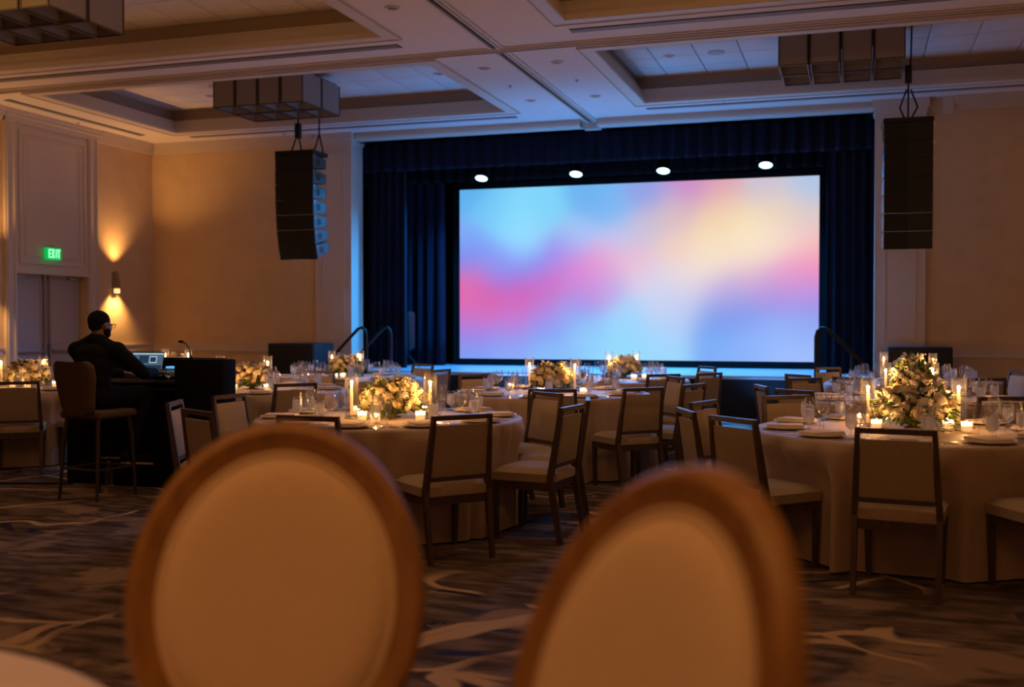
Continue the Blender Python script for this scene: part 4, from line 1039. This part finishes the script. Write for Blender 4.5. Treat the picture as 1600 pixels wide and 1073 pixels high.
s_ = MB().box(-.162, -.002, .012, .162, 0, .215, mtx=T_).build('screen', M_ui, lp)
MB().box(-.162, -.003, .20, .162, -.001, .215, mtx=T_).box(.02, -.0035, .12, .10, -.001, .185, mtx=T_).box(-.155, -.003, .02, .15, -.001, .028, mtx=T_).build('light_window', M_ui2, s_)
MB().box(-.09, -.003, .12, .01, -.001, .19, mtx=T_).box(-.15, -.003, .035, .155, -.001, .10, mtx=T_).box(.03, -.0045, .13, .09, -.003, .175, mtx=T_).build('dark_window', M_ui3, s_)
b = MB()
for r_ in range(5):
    for c_ in range(13): b.box(-.155+c_*.024, -.05+r_*.026, .016, -.135+c_*.024, -.03+r_*.026, .019)
b.build('keys', M_plastic, lp)
mx = thing('mixing_console', 'small mixing console with green and blue lights beside the laptop', 'mixer', (-5.86, 8.24, .952))
MB().add([(-.20, -.20, 0), (.20, -.20, 0), (.20, .2, 0), (-.20, .2, 0), (-.20, -.20, .03), (.20, -.20, .03), (.20, .2, .10), (-.20, .2, .10)], [(3, 2, 1, 0), (4, 5, 6, 7), (0, 1, 5, 4), (1, 2, 6, 5), (2, 3, 7, 6), (3, 0, 4, 7)]).build('console_body', M_plastic, mx)
b = MB(); g = MB(); dsp = MB()
for k in range(12):
    x = -.17+k*.031; b.box(x-.006, -.14+.02*(k % 3), .045, x+.006, -.12+.02*(k % 3), .058)
    g.box(x-.004, -.05, .062, x+.004, -.038, .066)
for k in range(3): dsp.box(-.17+k*.12, .10, .086, -.08+k*.12, .17, .104)
b.build('faders', M_steel, mx); g.build('level_lights', M_led, mx); dsp.build('display', M_ledb, mx)
mc = thing('gooseneck_microphone', 'thin gooseneck microphone bent above the black draped divider', 'microphone', (-5.50, 7.96, 1.14))
MB().lathe([(.035, 0), (.035, .012), (.012, .016), (.010, .03)], 16).build('base', M_plastic, mc, smooth=50)
MB().tube([(0, 0, .02), (-.03, .03, .08), (-.08, .05, .13), (-.13, .06, .15)], .005, 8).build('gooseneck', M_plastic, mc, smooth=60)
MB().capsule((-.13, .06, .15), (-.16, .065, .152), .014, .012, 10).build('capsule', M_plastic, mc, smooth=60)
bt = thing('water_bottle', 'clear water bottle standing on the carpet under the bar stool', 'bottle', (-6.28, 7.86, 0))
MB().lathe([(.03, 0), (.033, .01), (.033, .15), (.03, .17), (.014, .20), (.013, .215)], 16, cap=False).build('bottle_body', M_glass, bt, smooth=60)
MB().lathe([(.015, .213), (.015, .232), (.001, .232)], 12).build('cap', M_plate, bt, smooth=50)
gl_ = bpy.data.objects.new('water_tumbler', GOB); COL.objects.link(gl_); gl_.location = (-5.72, 7.95, .951); gl_.scale = (.8, .8, .6); tag(gl_, 'small clear glass at the edge of sound desk', 'glass')

# ------------------------------------------------------------------ bar stool (origin under the seat, facing +Y)
bs = thing('bar_stool', 'brown padded bar stool with rounded back under the seated man', 'stool', (-6.03, 7.42, 0), math.radians(-6))
for sx, sy in ((-1, -1), (1, -1), (1, 1), (-1, 1)):
    MB().tube([(sx*.205, sy*.215-.01, 0), (sx*.185, sy*.19, .5), (sx*.17, sy*.17, .67)], [.013, .017, .018], 8).build('leg', M_stoolleg, bs, smooth=60)
for z, a in ((.25, .195),):
    MB().tube([(-a, -a, z), (a, -a, z)], .010).tube([(a, -a, z), (a, a, z)], .010).tube([(a, a, z), (-a, a, z)], .010).tube([(-a, a, z), (-a, -a, z)], .010).build('foot_ring', M_stoolleg, bs)
MB().box(-.22, -.21, .665, .22, .22, .735, .03).build('seat_cushion', M_stool, bs, smooth=60)
def rounded_back():
    n = 12; vs = []; fs = []
    def outline(z): # half width over height, waist narrower
        t = (z-.70)/.44; w_ = .165+.055*min(1, t*1.4)
        if t > .82: w_ *= math.sqrt(max(0, 1-((t-.82)/.18)**2))*.25+.75 if t < 1 else .75
        if t < .12: w_ *= .72+.28*math.sqrt(t/.12)
        return w_
    Z = [.70+.44*j/14 for j in range(15)]
    for s in (1, -1):
        for z in Z:
            for i in range(n+1):
                u = -1+2*i/n; x = u*outline(z); e = (max(0, 1-abs(u)**5))**.5; y = -.225-(z-.70)*.16+.28*x*x*2+s*(.010+.018*e)
                vs.append((x, y, z+(.004*math.cos(u*PI)*-1 if z > 1.1 else 0)))
    M0 = 15*(n+1)
    for s in (0, 1):
        for j in range(14):
            for i in range(n): q = s*M0+j*(n+1)+i; f = (q, q+1, q+n+2, q+n+1); fs.append(f if s else tuple(reversed(f)))
    rim = [i for i in range(n+1)]+[j*(n+1)+n for j in range(1, 15)]+[14*(n+1)+i for i in range(n-1, -1, -1)]+[j*(n+1) for j in range(13, 0, -1)]
    for k in range(len(rim)): q = (k+1) % len(rim); fs.append((rim[k], rim[q], rim[q]+M0, rim[k]+M0))
    return MB().add(vs, fs)
rounded_back().build('backrest', M_stool, bs, smooth=60)
MB().tube([(-.15, -.19, .66), (-.16, -.225, .80)], .014).tube([(.15, -.19, .66), (.16, -.225, .80)], .014).build('back_support', M_stoolleg, bs)

# ------------------------------------------------------------------ seated man (local: +Y is where he faces, origin under his hips on the floor)
man = thing('person', 'man in black shirt and glasses seated at the sound desk, back turned', 'person', (-6.075, 7.42, 0), math.radians(-6))
def remesh(o, v, smooth=6):
    r = o.modifiers.new('skin_surface', 'REMESH'); r.mode = 'VOXEL'; r.voxel_size = v; r.use_smooth_shade = True
    s = o.modifiers.new('soften', 'SMOOTH'); s.iterations = smooth; s.factor = .5
# joints
HIP = [Vector((s*.095, 0, .82)) for s in (-1, 1)]
KNEE = [Vector((-.17, .43, .84)), Vector((.15, .44, .84))]
ANK = [Vector((-.13, .30, .38)), Vector((.17, .22, .36))]
SHO = [Vector((-.215, .03, 1.225)), Vector((.210, .05, 1.225))]
ELB = [Vector((-.26, .20, 1.02)), Vector((.26, .30, 1.025))]
WRI = [Vector((-.13, .46, 1.01)), Vector((.16, .545, 1.02))]
HEAD = Vector((.005, .075, 1.435)); NECK = Vector((0, .035, 1.305))
def torso(b, g):
    b.ball((0, 0, .84), (.165+g, .125+g, .12+g)); b.ball((0, -.005, .96), (.150+g, .110+g, .15+g)); b.ball((0, .01, 1.10), (.172+g, .118+g, .15+g)); b.ball((0, .015, 1.19), (.175+g, .105+g, .085+g))
    b.capsule(SHO[0], SHO[1], .062+g, .062+g); b.capsule((-.15, .02, 1.245), (-.01, .03, 1.32), .054+g*.8, .052+g*.4); b.capsule((.15, .03, 1.245), (.01, .03, 1.32), .054+g*.8, .052+g*.4)
def arms(b, g, cut=1.0):
    for i in (0, 1):
        b.capsule(SHO[i], ELB[i], .056+g, .045+g); W = ELB[i].lerp(WRI[i], cut); b.capsule(ELB[i], W, .044+g, .032+g)
def legs(b, g, cut=1.0):
    for i in (0, 1):
        b.capsule(HIP[i], KNEE[i], .088+g, .062+g); b.capsule(KNEE[i], KNEE[i].lerp(ANK[i], cut), .058+g, .042+g)
b = MB(); torso(b, 0); arms(b, 0); legs(b, 0)
b.capsule(NECK-Vector((0, 0, .03)), HEAD-Vector((0, .02, .05)), .058, .056)
# head turned a little to his right (towards the laptop)
HR = Matrix.Translation(HEAD) @ Matrix.Rotation(math.radians(-10), 4, 'Z') @ Matrix.Rotation(math.radians(-6), 4, 'X')
def hb(c, r): b.ball(HR @ Vector(c), r, 18, 12, HR.to_3x3().to_4x4())
hb((0, -.012, .028), (.076, .094, .088)); hb((0, .022, -.03), (.062, .074, .075)); hb((0, .045, -.075), (.038, .036, .028))
hb((0, .098, -.018), (.014, .018, .026)); hb((0, .085, -.058), (.026, .014, .010))
for s in (-1, 1): hb((s*.077, .0, -.012), (.010, .018, .032)); hb((s*.03, .078, .012), (.016, .012, .008))
def foot(b, i, g=0):
    a = ANK[i]; d = Vector((.02 if i else -.03, .20, -.085)); b.capsule(a+Vector((0, -.045, -.045)), a+d, .038+g, .03+g); b.capsule(a, a+Vector((0, 0, -.03)), .045+g, .04+g)
foot(b, 0); foot(b, 1)
body = b.build('body', M_skin, man); remesh(body, .0085, 4)
# hands with five separate fingers, their own fine mesh continuing the wrists
def hand(i):
    h = MB(); w_ = WRI[i]; side = 1 if i else -1
    fw = (Vector((.06, 1, -.06)) if i else Vector((.10, 1, -.08))).normalized(); up = Vector((0, 0, 1)); sd = fw.cross(up).normalized(); up = sd.cross(fw)
    c = w_+fw*.05
    h.capsule(w_-fw*.035, w_+fw*.01, .029, .027)
    rt = Matrix((sd, fw, up)).transposed().to_4x4()
    h.ball(c+fw*.012, (.040, .050, .017), 14, 8, rt); h.ball(c-fw*.02, (.032, .034, .019), 14, 8, rt)
    for k, (off, ln) in enumerate(((-.030, .062), (-.010, .074), (.011, .078), (.031, .070))):
        off *= -1 if side > 0 else 1; ln *= 1
        p0 = c+fw*.045+sd*(-off); p1 = p0+fw*ln*.45-up*.004+sd*(-off)*.12; p2 = p1+fw*ln*.30-up*.018; p3 = p2+fw*ln*.16-up*.020
        h.capsule(p0-fw*.015, p1, .0088, .0082, 10); h.capsule(p1, p2, .0082, .0076, 10); h.capsule(p2, p3, .0076, .0068, 10)
    ts = -1 if side > 0 else 1    # thumb on the inner side
    q0 = c-fw*.022+sd*ts*.026; q1 = q0+sd*ts*.028+fw*.030-up*.006; q2 = q1+sd*ts*.008+fw*.030-up*.010
    h.capsule(q0, q1, .013, .0105, 10); h.capsule(q1, q2, .0105, .0085, 10)
    o = h.build('hand', M_skin, man); remesh(o, .0032, 3)
hand(0); hand(1)
b = MB(); torso(b, .014); arms(b, .012, .93)
b.lathe([(.068, 0), (.072, .02), (.066, .05), (.060, .052)], 20, cap=True, mtx=Matrix.Translation(NECK-Vector((0, .008, .012))) @ Matrix.Rotation(math.radians(-12), 4, 'X'))
sh_ = b.build('shirt', M_shirt, man); remesh(sh_, .010, 5)
b = MB(); b.ball((0, 0, .84), (.178, .138, .105)); legs(b, .013, .95); pt_ = b.build('trousers', M_pants, man); remesh(pt_, .011, 5)
# hair cap, beard, glasses
b = MB(); hb((0, -.020, .038), (.081, .096, .086)); hb((0, -.045, -.005), (.068, .058, .058)); ha = b.build('hair', M_hair, man); remesh(ha, .007, 3)
b = MB(); hb((0, .058, -.072), (.046, .040, .034))
for s in (-1, 1): hb((s*.052, .030, -.052), (.016, .040, .034))
be = b.build('beard', M_hair, man); remesh(be, .006, 3)
gm = MB()
for s in (-1, 1):
    ring = [HR @ Vector((s*.033+.024*math.cos(a), .108, .006+.019*math.sin(a))) for a in [i*PI/8 for i in range(17)]]
    gm.tube(ring, .0022, 6, cap=False); gm.tube([HR @ Vector(p) for p in ((s*.057, .107, .010), (s*.076, .07, .010), (s*.080, .0, .006), (s*.078, -.015, -.008))], .0022, 6)
gm.tube([HR @ Vector((-.009, .110, .008)), HR @ Vector((.009, .110, .008))], .002, 6)
gs = gm.build('glasses', M_plastic, man)
lm_ = MB()
for s in (-1, 1): lm_.add([HR @ Vector((s*.033+.023*math.cos(i*PI/8), .108, .006+.018*math.sin(i*PI/8))) for i in range(16)], [tuple(range(16))])
lm_.build('lenses', M_glass, gs)
for i in (0, 1):
    a = ANK[i]; x_ = .02 if i else -.03
    b = MB(); foot(b, i, .008); s = b.build('shoe', M_pants, man); remesh(s, .009, 3)
    so = MB(); heel = a+Vector((0, -.06, -.088)); toe = a+Vector((x_, .225, -.128)); so.bar(heel, toe, .070, .018, w1=.080, d1=.016); so.build('sole', M_sole, s)

# ------------------------------------------------------------------ floor cables
cb = MB().tube([(-9.6, 7.3, .008), (-8.4, 7.55, .008), (-7.4, 7.7, .008), (-6.7, 7.9, .008)], .010, 6).build('floor_cable', M_plastic, smooth=60); tag(cb, 'black cable lying across the carpet left of the bar stool', 'cable')
